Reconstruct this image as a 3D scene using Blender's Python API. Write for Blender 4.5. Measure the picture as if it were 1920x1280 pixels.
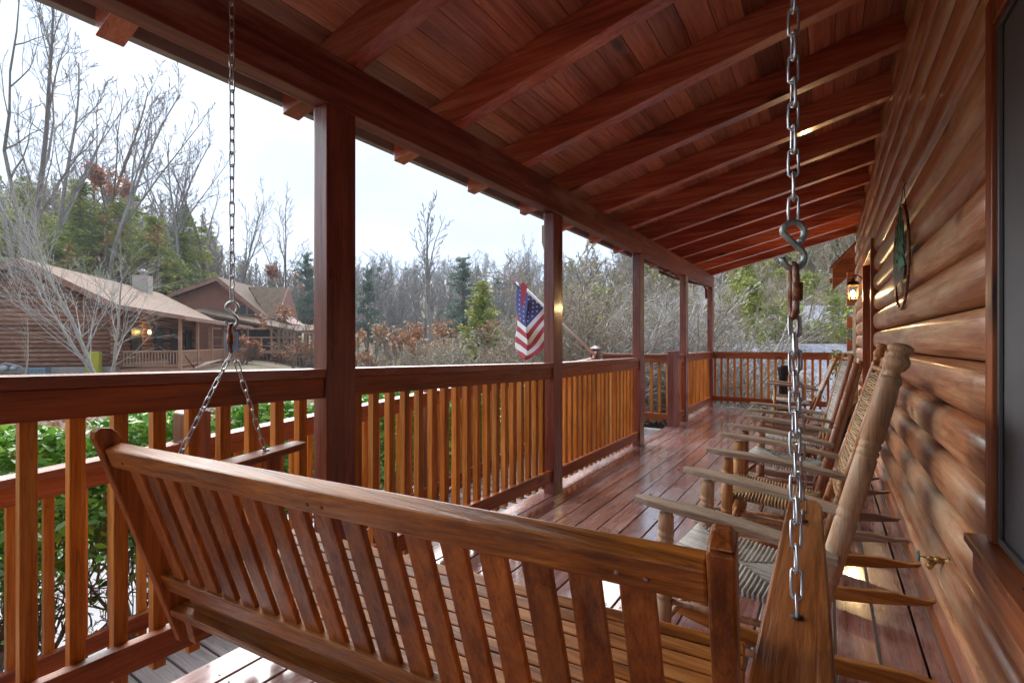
import bpy, math, random
import numpy as np
from mathutils import Vector, Matrix
sc = bpy.context.scene
for o in list(bpy.data.objects): bpy.data.objects.remove(o)
# ---------------------------------------------------------------- camera
TH = math.atan(592/920); CS, SN = math.cos(TH), math.sin(TH); EYE = 1.2
cd = bpy.data.cameras.new('camera'); cam = bpy.data.objects.new('camera', cd); sc.collection.objects.link(cam)
cam.location = (0, 0, EYE); cam.rotation_euler = (math.radians(90), 0, TH)
cd.sensor_width = 36; cd.lens = 36*920/1920; cd.shift_y = 3/1920; cd.clip_start = 0.02; cd.clip_end = 3000
sc.camera = cam
# ---------------------------------------------------------------- sky, sun, exposure
SUN_EL, SUN_AZ = math.radians(28), math.radians(-68)
w = bpy.data.worlds.new('World'); sc.world = w; w.use_nodes = True
nt = w.node_tree; nt.nodes.clear()
sky = nt.nodes.new('ShaderNodeTexSky'); sky.sky_type = 'NISHITA'; sky.sun_disc = False
sky.sun_elevation = SUN_EL; sky.sun_rotation = SUN_AZ; sky.air_density = 1.5; sky.dust_density = 3
ns = nt.nodes.new('ShaderNodeTexNoise'); ns.inputs['Scale'].default_value = 2.2; ns.inputs['Detail'].default_value = 5
tcw = nt.nodes.new('ShaderNodeTexCoord'); mpw = nt.nodes.new('ShaderNodeMapping'); mpw.inputs['Scale'].default_value = (1, 1, 3)
rmp = nt.nodes.new('ShaderNodeValToRGB'); rmp.color_ramp.elements[0].position = .35; rmp.color_ramp.elements[1].position = .65
rmp.color_ramp.elements[0].color = (3.5, 4.3, 5.6, 1); rmp.color_ramp.elements[1].color = (4.3, 5.0, 6.1, 1)
mx = nt.nodes.new('ShaderNodeMix'); mx.data_type = 'RGBA'; mx.inputs[0].default_value = 0.985
bg = nt.nodes.new('ShaderNodeBackground'); bg.inputs['Strength'].default_value = 0.050
wo = nt.nodes.new('ShaderNodeOutputWorld')
L = nt.links.new
L(tcw.outputs['Generated'], mpw.inputs[0]); L(mpw.outputs[0], ns.inputs['Vector']); L(ns.outputs[0], rmp.inputs[0])
L(sky.outputs[0], mx.inputs[6]); L(rmp.outputs[0], mx.inputs[7]); L(mx.outputs[2], bg.inputs[0]); L(bg.outputs[0], wo.inputs[0])
sd = bpy.data.lights.new('sun', 'SUN'); sd.energy = 2.6; sd.angle = math.radians(85); sd.color = (1, .97, .93)
so = bpy.data.objects.new('sun', sd); sc.collection.objects.link(so)
# light comes from the open side of the porch, high
so.rotation_euler = Vector((-math.sin(SUN_AZ)*math.cos(SUN_EL), -math.cos(SUN_AZ)*math.cos(SUN_EL), -math.sin(SUN_EL))).to_track_quat('-Z', 'Y').to_euler()
sv = sc.view_settings; sv.view_transform = 'Standard'; sv.look = 'None'; sv.gamma = 1; sv.exposure = 2.2
sc.cycles.use_denoising = True; sc.cycles.max_bounces = 10; sc.cycles.diffuse_bounces = 6; sc.cycles.transparent_max_bounces = 12
sc.cycles.caustics_reflective = False; sc.cycles.caustics_refractive = False

# ---------------------------------------------------------------- helpers
C = sc.collection
def P(u, v, F):
    R = (u-960)/920*F
    return Vector((R*CS-F*SN, R*SN+F*CS, EYE-(v-643)/920*F))
def RF(R, F, z=0): return Vector((R*CS-F*SN, R*SN+F*CS, z))
def toRF(x, y): return x*CS+y*SN, -x*SN+y*CS
def inp(n, k, v):
    n.inputs[k].default_value = v
def mat(name, col=(.5, .5, .5), rough=.6, metal=0., spec=.5, emit=None, estr=0):
    m = bpy.data.materials.new(name); m.use_nodes = True
    b = m.node_tree.nodes['Principled BSDF']
    inp(b, 'Base Color', (*col, 1)); inp(b, 'Roughness', rough); inp(b, 'Metallic', metal); inp(b, 'Specular IOR Level', spec)
    if emit: inp(b, 'Emission Color', (*emit, 1)); inp(b, 'Emission Strength', estr)
    return m
def nd(m, t, **k):
    n = m.node_tree.nodes.new(t)
    for a, v in k.items(): setattr(n, a, v)
    return n
def ramp(m, els):
    r = nd(m, 'ShaderNodeValToRGB'); cr = r.color_ramp
    while len(cr.elements) < len(els): cr.elements.new(.5)
    for e, (p, c) in zip(cr.elements, els):
        e.position = p; e.color = (*c, 1) if len(c) == 3 else c
    return r
def wood(name, dark, mid, light, axis='X', rough=(.35, .6), scale=1., wear_sheen=0., wear_sheen_col=(.42, .38, .35), bump=.25, vary=.35, knots=True, coat=0., sheen=0):
    """stained wood: stretched grain along one axis, knots, patches of wear and painted sheen, per board variation"""
    m = mat(name); N = m.node_tree; lk = N.links.new; b = N.nodes['Principled BSDF']
    tc = nd(m, 'ShaderNodeTexCoord'); at = nd(m, 'ShaderNodeAttribute', attribute_name='rnd'); oi = nd(m, 'ShaderNodeObjectInfo')
    ad = nd(m, 'ShaderNodeMath', operation='ADD'); lk(at.outputs['Fac'], ad.inputs[0]); lk(oi.outputs['Random'], ad.inputs[1])
    mu = nd(m, 'ShaderNodeMath', operation='MULTIPLY'); inp(mu, 1, 37.3); lk(ad.outputs[0], mu.inputs[0])
    va = nd(m, 'ShaderNodeVectorMath', operation='ADD'); lk(tc.outputs['Object'], va.inputs[0]); lk(mu.outputs[0], va.inputs[1])
    def mapped(across, along):
        mp = nd(m, 'ShaderNodeMapping'); s = [across*scale]*3; s['XYZ'.index(axis)] = along*scale
        mp.inputs['Scale'].default_value = s; lk(va.outputs[0], mp.inputs[0]); return mp.outputs[0]
    n1 = nd(m, 'ShaderNodeTexNoise'); inp(n1, 'Scale', 1.); inp(n1, 'Detail', 8.); inp(n1, 'Roughness', .62); inp(n1, 'Distortion', .35); lk(mapped(55, 2.2), n1.inputs['Vector'])
    n2 = nd(m, 'ShaderNodeTexNoise'); inp(n2, 'Scale', 1.); inp(n2, 'Detail', 4.); lk(mapped(9, 1.3), n2.inputs['Vector'])
    mf = nd(m, 'ShaderNodeMath', operation='MULTIPLY_ADD'); inp(mf, 1, .55); lk(n1.outputs[0], mf.inputs[0])
    m2 = nd(m, 'ShaderNodeMath', operation='MULTIPLY'); inp(m2, 1, .45); lk(n2.outputs[0], m2.inputs[0]); lk(m2.outputs[0], mf.inputs[2])
    r = ramp(m, [(.36, dark), (.49, mid), (.62, light)]); lk(mf.outputs[0], r.inputs[0])
    col = r.outputs[0]
    n4 = nd(m, 'ShaderNodeTexNoise'); inp(n4, 'Scale', 1.); inp(n4, 'Detail', 3.); inp(n4, 'Roughness', .7); lk(mapped(230, 9), n4.inputs['Vector'])
    f4 = nd(m, 'ShaderNodeMapRange'); inp(f4, 'From Min', .34); inp(f4, 'From Max', .62); inp(f4, 'To Min', .55); inp(f4, 'To Max', 1.18); lk(n4.outputs[0], f4.inputs[0])
    mm4 = nd(m, 'ShaderNodeMix', data_type='RGBA', blend_type='MULTIPLY'); inp(mm4, 0, .55); lk(col, mm4.inputs[6]); lk(f4.outputs[0], mm4.inputs[7]); col = mm4.outputs[2]
    n5 = nd(m, 'ShaderNodeTexNoise'); inp(n5, 'Scale', 1.); inp(n5, 'Detail', 5.); inp(n5, 'Distortion', .4); lk(mapped(16, .9), n5.inputs['Vector'])
    s5 = nd(m, 'ShaderNodeMath', operation='SUBTRACT'); inp(s5, 1, .5); lk(n5.outputs[0], s5.inputs[0]); a5 = nd(m, 'ShaderNodeMath', operation='ABSOLUTE'); lk(s5.outputs[0], a5.inputs[0])
    r5 = ramp(m, [(.0, (.5, .5, .5)), (.012, (1, 1, 1))]); lk(a5.outputs[0], r5.inputs[0])
    mm5 = nd(m, 'ShaderNodeMix', data_type='RGBA', blend_type='MULTIPLY'); inp(mm5, 0, .7); lk(col, mm5.inputs[6]); lk(r5.outputs[0], mm5.inputs[7]); col = mm5.outputs[2]
    if knots:
        vo = nd(m, 'ShaderNodeTexVoronoi'); inp(vo, 'Scale', 1.); lk(mapped(5.5, 2.2), vo.inputs['Vector'])
        kr = ramp(m, [(.05, (1, 1, 1)), (.13, (0, 0, 0))]); lk(vo.outputs['Distance'], kr.inputs[0])
        km = nd(m, 'ShaderNodeMix', data_type='RGBA'); lk(kr.outputs[0], km.inputs[0]); lk(col, km.inputs[6]); km.inputs[7].default_value = (*[c*.35 for c in dark], 1)
        col = km.outputs[2]
    if wear_sheen > 0:
        n3 = nd(m, 'ShaderNodeTexNoise'); inp(n3, 'Scale', 1.); inp(n3, 'Detail', 6.); inp(n3, 'Roughness', .7); lk(mapped(7, 1.6), n3.inputs['Vector'])
        wr = ramp(m, [(.62-.25*wear_sheen, (0, 0, 0)), (.78-.2*wear_sheen, (1, 1, 1))]); lk(n3.outputs[0], wr.inputs[0])
        wf = nd(m, 'ShaderNodeMath', operation='MULTIPLY'); inp(wf, 1, min(.85, .3+wear_sheen)); lk(wr.outputs[0], wf.inputs[0])
        wm = nd(m, 'ShaderNodeMix', data_type='RGBA'); lk(wf.outputs[0], wm.inputs[0]); lk(col, wm.inputs[6]); wm.inputs[7].default_value = (*wear_sheen_col, 1)
        col = wm.outputs[2]
    hs = nd(m, 'ShaderNodeHueSaturation'); lk(col, hs.inputs['Color'])
    fr = nd(m, 'ShaderNodeMath', operation='FRACT'); m7 = nd(m, 'ShaderNodeMath', operation='MULTIPLY'); inp(m7, 1, 7.77); lk(ad.outputs[0], m7.inputs[0]); lk(m7.outputs[0], fr.inputs[0])
    mr = nd(m, 'ShaderNodeMapRange'); inp(mr, 'To Min', 1-vary); inp(mr, 'To Max', 1+vary); inp(hs, 'Saturation', 1.12); lk(fr.outputs[0], mr.inputs[0]); lk(mr.outputs[0], hs.inputs['Value'])
    lk(hs.outputs[0], b.inputs['Base Color'])
    rr = nd(m, 'ShaderNodeMapRange'); inp(rr, 'From Min', .35); inp(rr, 'From Max', .65); inp(rr, 'To Min', rough[0]); inp(rr, 'To Max', rough[1]); lk(n2.outputs[0], rr.inputs[0]); lk(rr.outputs[0], b.inputs['Roughness'])
    bp = nd(m, 'ShaderNodeBump'); inp(bp, 'Strength', bump); inp(bp, 'Distance', .006); lk(n1.outputs[0], bp.inputs['Height']); lk(bp.outputs[0], b.inputs['Normal'])
    if coat: inp(b, 'Coat Weight', coat); inp(b, 'Coat Roughness', .12)
    return m
def noisy(name, cols, scale=4., rough=.8, detail=8., bump=.3, dist=.02, metal=0., attr=0., vec=None):
    m = mat(name, rough=rough, metal=metal); N = m.node_tree; lk = N.links.new; b = N.nodes['Principled BSDF']
    tc = nd(m, 'ShaderNodeTexCoord'); n = nd(m, 'ShaderNodeTexNoise'); inp(n, 'Scale', scale); inp(n, 'Detail', detail); inp(n, 'Roughness', .65)
    src = tc.outputs['Object']
    if vec:
        mp = nd(m, 'ShaderNodeMapping'); mp.inputs['Scale'].default_value = vec; lk(src, mp.inputs[0]); src = mp.outputs[0]
    lk(src, n.inputs['Vector'])
    k = len(cols); r = ramp(m, [(.3+.4*i/max(1, k-1), c) for i, c in enumerate(cols)]); lk(n.outputs[0], r.inputs[0]); col = r.outputs[0]
    if attr:
        at = nd(m, 'ShaderNodeAttribute', attribute_name='rnd'); hs = nd(m, 'ShaderNodeHueSaturation'); lk(col, hs.inputs['Color'])
        mr = nd(m, 'ShaderNodeMapRange'); inp(mr, 'To Min', 1-attr); inp(mr, 'To Max', 1+attr); lk(at.outputs['Fac'], mr.inputs[0]); lk(mr.outputs[0], hs.inputs['Value']); col = hs.outputs[0]
    lk(col, b.inputs['Base Color'])
    if bump:
        bp = nd(m, 'ShaderNodeBump'); inp(bp, 'Strength', bump); inp(bp, 'Distance', dist); lk(n.outputs[0], bp.inputs['Height']); lk(bp.outputs[0], b.inputs['Normal'])
    return m
def leafm(name, cols, rough=.55, trans=.25):
    """leaf colours picked per leaf from the rnd attribute"""
    m = mat(name, rough=rough); N = m.node_tree; lk = N.links.new; b = N.nodes['Principled BSDF']
    at = nd(m, 'ShaderNodeAttribute', attribute_name='rnd')
    k = len(cols); r = ramp(m, [(i/max(1, k-1), c) for i, c in enumerate(cols)]); lk(at.outputs['Fac'], r.inputs[0]); lk(r.outputs[0], b.inputs['Base Color'])
    if trans:
        t = nd(m, 'ShaderNodeBsdfTranslucent'); lk(r.outputs[0], t.inputs[0]); s = nd(m, 'ShaderNodeMixShader'); inp(s, 0, trans)
        lk(b.outputs[0], s.inputs[1]); lk(t.outputs[0], s.inputs[2]); lk(s.outputs[0], N.nodes['Material Output'].inputs[0])
    return m

ORG = {}
def tag(o, label=None, cat=None, group=None, kind=None):
    if label: o['label'] = label
    if cat: o['category'] = cat
    if group: o['group'] = group
    if kind: o['kind'] = kind
    return o
def thing(name, loc, label=None, cat=None, group=None, rz=0):
    o = bpy.data.objects.new(name, None); C.objects.link(o); o.location = loc; o.rotation_euler = (0, 0, rz)
    o.empty_display_size = .1
    ORG[o.name] = Vector(loc); return tag(o, label, cat, group)
def copy_tree(o, parent=None):
    c = o.copy(); C.objects.link(c); c.parent = parent
    for ch in list(o.children): copy_tree(ch, c)
    return c
class MB:
    def __init__(s): s.v = []; s.f = []; s.r = []; s.sm = []
    def add(s, vs, fs, rnd=None, smooth=False):
        n = len(s.v); s.v += [tuple(p) for p in vs]; r = random.random() if rnd is None else rnd
        for f in fs: s.f.append(tuple(n+i for i in f)); s.r.append(r); s.sm.append(smooth)
        return s
    def box(s, x0, y0, z0, x1, y1, z1, rnd=None):
        x0, x1 = sorted((x0, x1)); y0, y1 = sorted((y0, y1)); z0, z1 = sorted((z0, z1))
        v = [(x0, y0, z0), (x1, y0, z0), (x1, y1, z0), (x0, y1, z0), (x0, y0, z1), (x1, y0, z1), (x1, y1, z1), (x0, y1, z1)]
        return s.add(v, [(3, 2, 1, 0), (4, 5, 6, 7), (0, 1, 5, 4), (1, 2, 6, 5), (2, 3, 7, 6), (3, 0, 4, 7)], rnd)
    def bar(s, p0, p1, w, h, up=(0, 0, 1), w1=None, h1=None, rnd=None):
        """box beam from p0 to p1; w across, h along up"""
        p0 = Vector(p0); p1 = Vector(p1); d = (p1-p0).normalized(); a = d.cross(Vector(up)).normalized(); u = a.cross(d)
        w1 = w if w1 is None else w1; h1 = h if h1 is None else h1; v = []
        for p, ww, hh in ((p0, w, h), (p1, w1, h1)):
            for i, j in ((-1, -1), (1, -1), (1, 1), (-1, 1)): v.append(p+a*(ww/2*i)+u*(hh/2*j))
        return s.add(v, [(0, 1, 2, 3), (7, 6, 5, 4), (0, 4, 5, 1), (1, 5, 6, 2), (2, 6, 7, 3), (3, 7, 4, 0)], rnd)
    def tube(s, pts, rad, n=8, rnd=None, caps=True, closed=False):
        pts = [Vector(p) for p in pts]; k = len(pts)
        if not hasattr(rad, '__len__'): rad = [rad]*k
        v = []; up = None
        for i, p in enumerate(pts):
            if closed: d = (pts[(i+1) % k]-pts[i-1]).normalized()
            else: d = (pts[min(i+1, k-1)]-pts[max(i-1, 0)]).normalized()
            if up is None:
                up = d.orthogonal().normalized()
            up = (up-d*up.dot(d)).normalized(); a = d.cross(up)
            for j in range(n):
                t = 2*math.pi*j/n; v.append(p+(up*math.cos(t)+a*math.sin(t))*rad[i])
        f = []
        for i in range(k if closed else k-1):
            i2 = (i+1) % k
            for j in range(n): f.append((i*n+j, i*n+(j+1) % n, i2*n+(j+1) % n, i2*n+j))
        if caps and not closed: f.append(tuple(range(n-1, -1, -1))); f.append(tuple((k-1)*n+j for j in range(n)))
        return s.add(v, f, rnd, True)
    def lathe(s, p0, p1, prof, n=14, rnd=None):
        """prof: list of (t, radius) along p0->p1"""
        p0 = Vector(p0); p1 = Vector(p1)
        return s.tube([p0+(p1-p0)*t for t, r in prof], [r for t, r in prof], n, rnd)
    def prism(s, poly, axis, a0, a1, rnd=None):
        """poly: 2-D outline in the other two axes (cyclic order x,y,z without axis)"""
        n = len(poly); v = []
        for a in (a0, a1):
            for p, q in poly: v.append({'x': (a, p, q), 'y': (p, a, q), 'z': (p, q, a)}[axis])
        f = [tuple(range(n)), tuple(range(2*n-1, n-1, -1))]+[(i, n+i, n+(i+1) % n, (i+1) % n) for i in range(n)]
        return s.add(v, f, rnd)
    def loft(s, rings, rnd=None, smooth=False, cap=True):
        n = len(rings[0]); v = [p for r in rings for p in r]; f = []
        for i in range(len(rings)-1):
            for j in range(n): f.append((i*n+j, i*n+(j+1) % n, (i+1)*n+(j+1) % n, (i+1)*n+j))
        if cap: f.append(tuple(range(n-1, -1, -1))); f.append(tuple((len(rings)-1)*n+j for j in range(n)))
        return s.add(v, f, rnd, smooth)
    def build(s, name, m, parent=None, bevel=0, recalc=True):
        me = bpy.data.meshes.new(name); o = bpy.data.objects.new(name, me)
        org = ORG.get(parent.name, Vector((0, 0, 0))) if parent else Vector((0, 0, 0))
        me.from_pydata([(a-org.x, b-org.y, c-org.z) for a, b, c in s.v], [], s.f)
        at = me.attributes.new('rnd', 'FLOAT', 'FACE'); at.data.foreach_set('value', s.r)
        me.polygons.foreach_set('use_smooth', s.sm)
        if recalc:
            import bmesh
            bm = bmesh.new(); bm.from_mesh(me); bmesh.ops.recalc_face_normals(bm, faces=bm.faces); bm.to_mesh(me); bm.free()
        if isinstance(m, (list, tuple)):
            for x in m: me.materials.append(x)
        else: me.materials.append(m)
        C.objects.link(o)
        if parent: o.parent = parent
        ORG[o.name] = org
        if bevel:
            b = o.modifiers.new('bevel', 'BEVEL'); b.width = bevel; b.segments = 2; b.limit_method = 'ANGLE'; b.angle_limit = math.radians(50); b.harden_normals = False
        return o
def npmesh(name, V, Fq, rnd, m, parent=None, smooth=False):
    """fast mesh of quads (Fq: n x 4) or triangles (n x 3)"""
    me = bpy.data.meshes.new(name); k = Fq.shape[1]; org = ORG.get(parent.name, Vector((0, 0, 0))) if parent else Vector((0, 0, 0))
    V = V-np.array(org)
    me.vertices.add(len(V)); me.vertices.foreach_set('co', V.astype(np.float32).ravel())
    me.loops.add(Fq.size); me.loops.foreach_set('vertex_index', Fq.astype(np.int32).ravel())
    me.polygons.add(len(Fq)); me.polygons.foreach_set('loop_start', np.arange(0, Fq.size, k, dtype=np.int32))
    me.polygons.foreach_set('use_smooth', np.full(len(Fq), smooth)); me.update(calc_edges=True)
    at = me.attributes.new('rnd', 'FLOAT', 'FACE'); at.data.foreach_set('value', rnd.astype(np.float32))
    me.materials.append(m); o = bpy.data.objects.new(name, me); C.objects.link(o)
    if parent: o.parent = parent
    ORG[o.name] = org
    return o

# ---------------------------------------------------------------- materials
M = {}
RED = dict(dark=(.075, .018, .010), mid=(.19, .052, .028), light=(.30, .095, .050))
ORN = dict(dark=(.16, .042, .012), mid=(.36, .115, .032), light=(.50, .18, .055))
M['post'] = wood('stained_post', (.11, .034, .032), (.21, .072, .062), (.30, .12, .10), 'Z', rough=(.25, .45), vary=.1, scale=.8, coat=.3)
M['rail'] = wood('stained_rail', (.14, .042, .022), (.30, .10, .048), (.42, .16, .08), 'Y', rough=(.3, .55), vary=.15, scale=.7, wear_sheen=.12)
M['railx'] = wood('stained_rail_cross', (.13, .035, .016), (.26, .078, .034), (.36, .12, .055), 'X', rough=(.3, .55), vary=.15, scale=.7, wear_sheen=.1)
M['cap'] = wood('wet_cap_rail', (.14, .05, .03), (.25, .095, .06), (.33, .14, .10), 'Y', rough=(.12, .4), vary=.1, wear_sheen=.35, wear_sheen_col=(.4, .33, .32), scale=.7)
M['capx'] = wood('wet_cap_rail_cross', (.14, .05, .03), (.25, .095, .06), (.33, .14, .10), 'X', rough=(.12, .4), vary=.1, wear_sheen=.3, wear_sheen_col=(.4, .33, .32), scale=.7)
M['baluster'] = wood('baluster_stain', (.28, .095, .028), (.53, .22, .068), (.64, .33, .12), 'Z', rough=(.35, .6), vary=.22, knots=False)
M['beam'] = wood('beam_stain', (.10, .032, .032), (.20, .068, .062), (.30, .13, .115), 'Y', rough=(.4, .6), vary=.05, wear_sheen=.35, wear_sheen_col=(.36, .27, .24), scale=.6)
M['rafter'] = wood('rafter_stain', (.21, .056, .042), (.43, .135, .095), (.55, .24, .18), 'X', rough=(.3, .5), vary=.25, scale=.6, coat=.5)
M['rdeck'] = wood('roof_board_stain', (.24, .090, .066), (.46, .205, .150), (.58, .31, .235), 'Y', rough=(.35, .6), vary=.45, scale=.6, coat=.2)
M['deck'] = wood('wet_deck_board', coat=1., dark=(.15, .065, .055), mid=(.31, .165, .145), light=(.42, .265, .24), axis='Y', rough=(.10, .32), vary=.16, wear_sheen=.62, wear_sheen_col=(.38, .32, .335), bump=.14, scale=.8)  # pale patches: worn stain, plus wet sky sheen painted into the colour
M['log'] = wood('log_siding_stain', (.21, .080, .045), (.44, .205, .115), (.60, .36, .215), 'Y', rough=(.32, .5), vary=.16, scale=.6, wear_sheen=.5, wear_sheen_col=(.56, .44, .30), coat=.15)  # gold patches: worn finish, plus tan sky highlights put into the colour
M['logx'] = wood('log_end_stain', (.14, .04, .02), (.26, .08, .04), (.36, .13, .07), 'X', rough=(.35, .5), vary=.2, scale=.5)
M['trim'] = wood('trim_stain', (.15, .045, .022), (.30, .10, .05), (.42, .17, .09), 'Z', rough=(.3, .45), vary=.05, scale=.5)
M['trimy'] = wood('sill_stain', (.16, .05, .024), (.32, .115, .058), (.42, .18, .10), 'Y', rough=(.25, .45), vary=.05, scale=.5)
M['swing'] = wood('swing_oak', (.11, .040, .016), (.31, .125, .045), (.50, .24, .09), 'X', rough=(.28, .5), vary=.18, wear_sheen=.22, wear_sheen_col=(.40, .27, .17), scale=1.1, bump=.5, knots=False)
M['swingz'] = wood('swing_oak_upright', (.12, .038, .017), (.30, .108, .043), (.45, .18, .070), 'Z', rough=(.28, .5), vary=.25, wear_sheen=.12, wear_sheen_col=(.38, .24, .15), scale=1.1, bump=.4, knots=False)
M['swingy'] = wood('swing_oak_arm', (.12, .040, .017), (.27, .098, .040), (.40, .17, .075), 'Y', rough=(.25, .45), vary=.1, wear_sheen=.12, wear_sheen_col=(.42, .28, .17), scale=1.2, bump=.5, knots=False)
M['gray_arm'] = wood('weathered_arm', (.18, .13, .09), (.35, .265, .195), (.47, .39, .31), 'X', rough=(.6, .8), vary=.1, scale=1.6, bump=.8, knots=False, wear_sheen=.2, wear_sheen_col=(.45, .42, .38))
M['paleturn'] = wood('pale_turned', (.27, .155, .09), (.46, .29, .175), (.60, .44, .30), 'Z', rough=(.5, .7), vary=.06, scale=.8, knots=False, wear_sheen=.3, wear_sheen_col=(.55, .46, .38))
M['orangeturn'] = wood('orange_turned', (.22, .09, .04), (.40, .19, .09), (.52, .30, .16), 'Z', rough=(.4, .6), vary=.06, scale=.8, knots=False)
M['brownturn'] = wood('brown_turned', (.19, .085, .055), (.34, .17, .11), (.46, .27, .19), 'Z', rough=(.4, .6), vary=.08, scale=.8, knots=False, wear_sheen=.15)
M['ramp'] = wood('weathered_ramp', (.12, .11, .11), (.22, .21, .21), (.33, .32, .33), 'X', rough=(.35, .6), vary=.15, scale=.8)
M['metal'] = mat('galvanised_chain', (.50, .52, .55), .32, 1.)
M['rust'] = noisy('rusty_steel', [(.10, .035, .02), (.22, .09, .05), (.35, .3, .28)], 40, .5, metal=.7)
M['hook'] = noisy('old_zinc', [(.22, .28, .27), (.36, .42, .42), (.48, .52, .53)], 30, .4, metal=.9)
M['brass'] = noisy('old_brass', [(.28, .18, .05), (.48, .34, .12), (.55, .45, .25)], 60, .35, metal=1.)
M['black'] = mat('black_metal', (.02, .02, .022), .4, .6)
M['screen'] = noisy('window_screen', [(.085, .09, .10), (.12, .125, .135)], 3, .6, bump=0)
M['dark'] = mat('dark_void', (.02, .015, .014), .7)
M['soffit'] = mat('dark_drip_edge', (.10, .10, .12), .5)
M['fascia'] = noisy('fascia_paint', [(.24, .23, .25), (.34, .33, .36)], 5, .5)
M['whitep'] = mat('white_pole', (.8, .8, .8), .35)
# ================================================================ PORCH
random.seed(5)
PX = -1.82                      # inner face of the post row
YE = 9.95                       # far end of the porch
# floor of separate boards
mb = MB(); x = PX-.142
while x < .36:
    y = -2.6+random.random()*.0; ys = [-2.6]
    t = -2.6+random.uniform(1.5, 4.5)
    while t < YE-1.2: ys.append(t); t += random.uniform(3.4, 4.9)
    ys.append(YE)
    dz = random.uniform(-.0015, .0015)
    for a, b_ in zip(ys, ys[1:]): mb.box(x+.0045, a+.0015, -.036+dz, min(x+.138, .37), b_-.0015, dz)
    x += .142
pf = tag(mb.build('porch_floor', M['deck'], bevel=.003), kind='structure')
mb = MB(); x = PX-.142
while x < .36:
    y = -.3
    while y < YE-.1:
        for dx in (.03, .112):
            cx, cy = x+dx+random.uniform(-.004, .004), y+random.uniform(-.008, .008)
            mb.add([(cx+.0042*math.cos(t), cy+.0042*math.sin(t), .0019) for t in [k*math.pi/3 for k in range(6)]], [(0, 1, 2, 3, 4, 5)])
        y += .61
    x += .142
tag(mb.build('screw_heads', mat('dark_screw', (.05, .035, .03), .5, .5), pf, recalc=False), kind='stuff')
cab = thing('log_cabin', (.45, 3, 0), 'log cabin with the covered porch under the camera, its log wall filling the right side', 'cabin')
mb = MB(); mb.box(PX-.18, -2.6, -.27, PX-.143, YE, -.038); mb.box(PX-.14, YE-.04, -.27, .45, YE-.001, -.038); mb.build('rim_joist', M['rail'], cab)
mb = MB()
for x in (-1.2, -.4, .3): mb.box(x, -2.6, -.27, x+.05, YE-.05, -.04)
mb.build('joist', M['dark'], cab)

# log wall
mb = MB(); WX = .45
opens = [(.25, 1.90, .55, 2.16), (6.02, 7.45, -1, 2.24)]
def prof(z0, z1, n=12):
    out = []
    for i in range(n+1):
        t = -1+2*i/n; t = math.copysign(abs(t)**.75, t)
        out.append((WX-.072*math.sqrt(max(0, 1-abs(t)**3.2)), (z0+z1)/2+(z1-z0)/2*t))
    return out
rows = [(.124, .183)]+[(.186+.19*k, .186+.19*k+.188) for k in range(16)]
for z0, z1 in rows:
    segs = [(-2.6, 9.95)]
    for a, b_, zz0, zz1 in opens:
        if z1 > zz0+.05 and z0 < zz1-.05:
            ns_ = []
            for s0, s1 in segs:
                if a > s0 and b_ < s1: ns_ += [(s0, a), (b_, s1)]
                else: ns_.append((s0, s1))
            segs = ns_
    r = random.random()
    for s0, s1 in segs:
        p = prof(z0+.002, z1-.002); rings = []
        e = .035 if s0 > 7 or (s0 > 1 and s1 < 7) else 0
        # rounded log ends at openings
        ye = [(s0, .55), (s0+.012, .85), (s0+.035, 1)] if s0 > 0 else [(s0, 1)]
        k = max(2, int((s1-s0)/.25))
        ye += [(s0+.035+(s1-s0-.07)*i/k, 1) for i in range(1, k)]
        ye += [(s1-.035, 1), (s1-.012, .85), (s1, .55)]
        for yy, sc_ in ye:
            wob = .0025*math.sin(yy*2.1+z0*31)+.0015*math.sin(yy*5.3+z0*17)
            rings.append([(WX+.03, yy, z0)]+[(WX-(WX-a)*sc_+wob, yy, (z0+z1)/2+(b2-(z0+z1)/2)*(.9+.1*sc_)) for a, b2 in p]+[(WX+.03, yy, z1)])
        mb.loft(rings, rnd=r+random.random()*.15, smooth=True)
lw = mb.build('log_wall', M['log'], cab)
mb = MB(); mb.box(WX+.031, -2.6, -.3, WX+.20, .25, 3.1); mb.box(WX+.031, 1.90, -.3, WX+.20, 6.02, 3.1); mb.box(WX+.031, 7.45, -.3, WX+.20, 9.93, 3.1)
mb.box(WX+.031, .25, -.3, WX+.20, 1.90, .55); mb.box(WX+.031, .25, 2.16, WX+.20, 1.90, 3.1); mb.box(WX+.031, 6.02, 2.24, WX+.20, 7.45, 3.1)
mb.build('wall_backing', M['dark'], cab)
mb = MB(); mb.prism([(.372, 0.001), (.46, 0.001), (.46, .121), (.405, .121), (.372, .09)], 'y', -2.6, 6.02); mb.prism([(.372, 0.001), (.46, 0.001), (.46, .121), (.405, .121), (.372, .09)], 'y', 7.45, 9.94)
mb.build('base_board', M['trimy'], cab, bevel=.003)
# interlocking log ends at the far corner
for k in range(6):
    z0 = .31+.38*k
    mb = MB(); mb.box(.27, 9.955, z0, .47, 10.14, z0+.185); mb.build('log_end', M['logx'], cab, bevel=.012)
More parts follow.
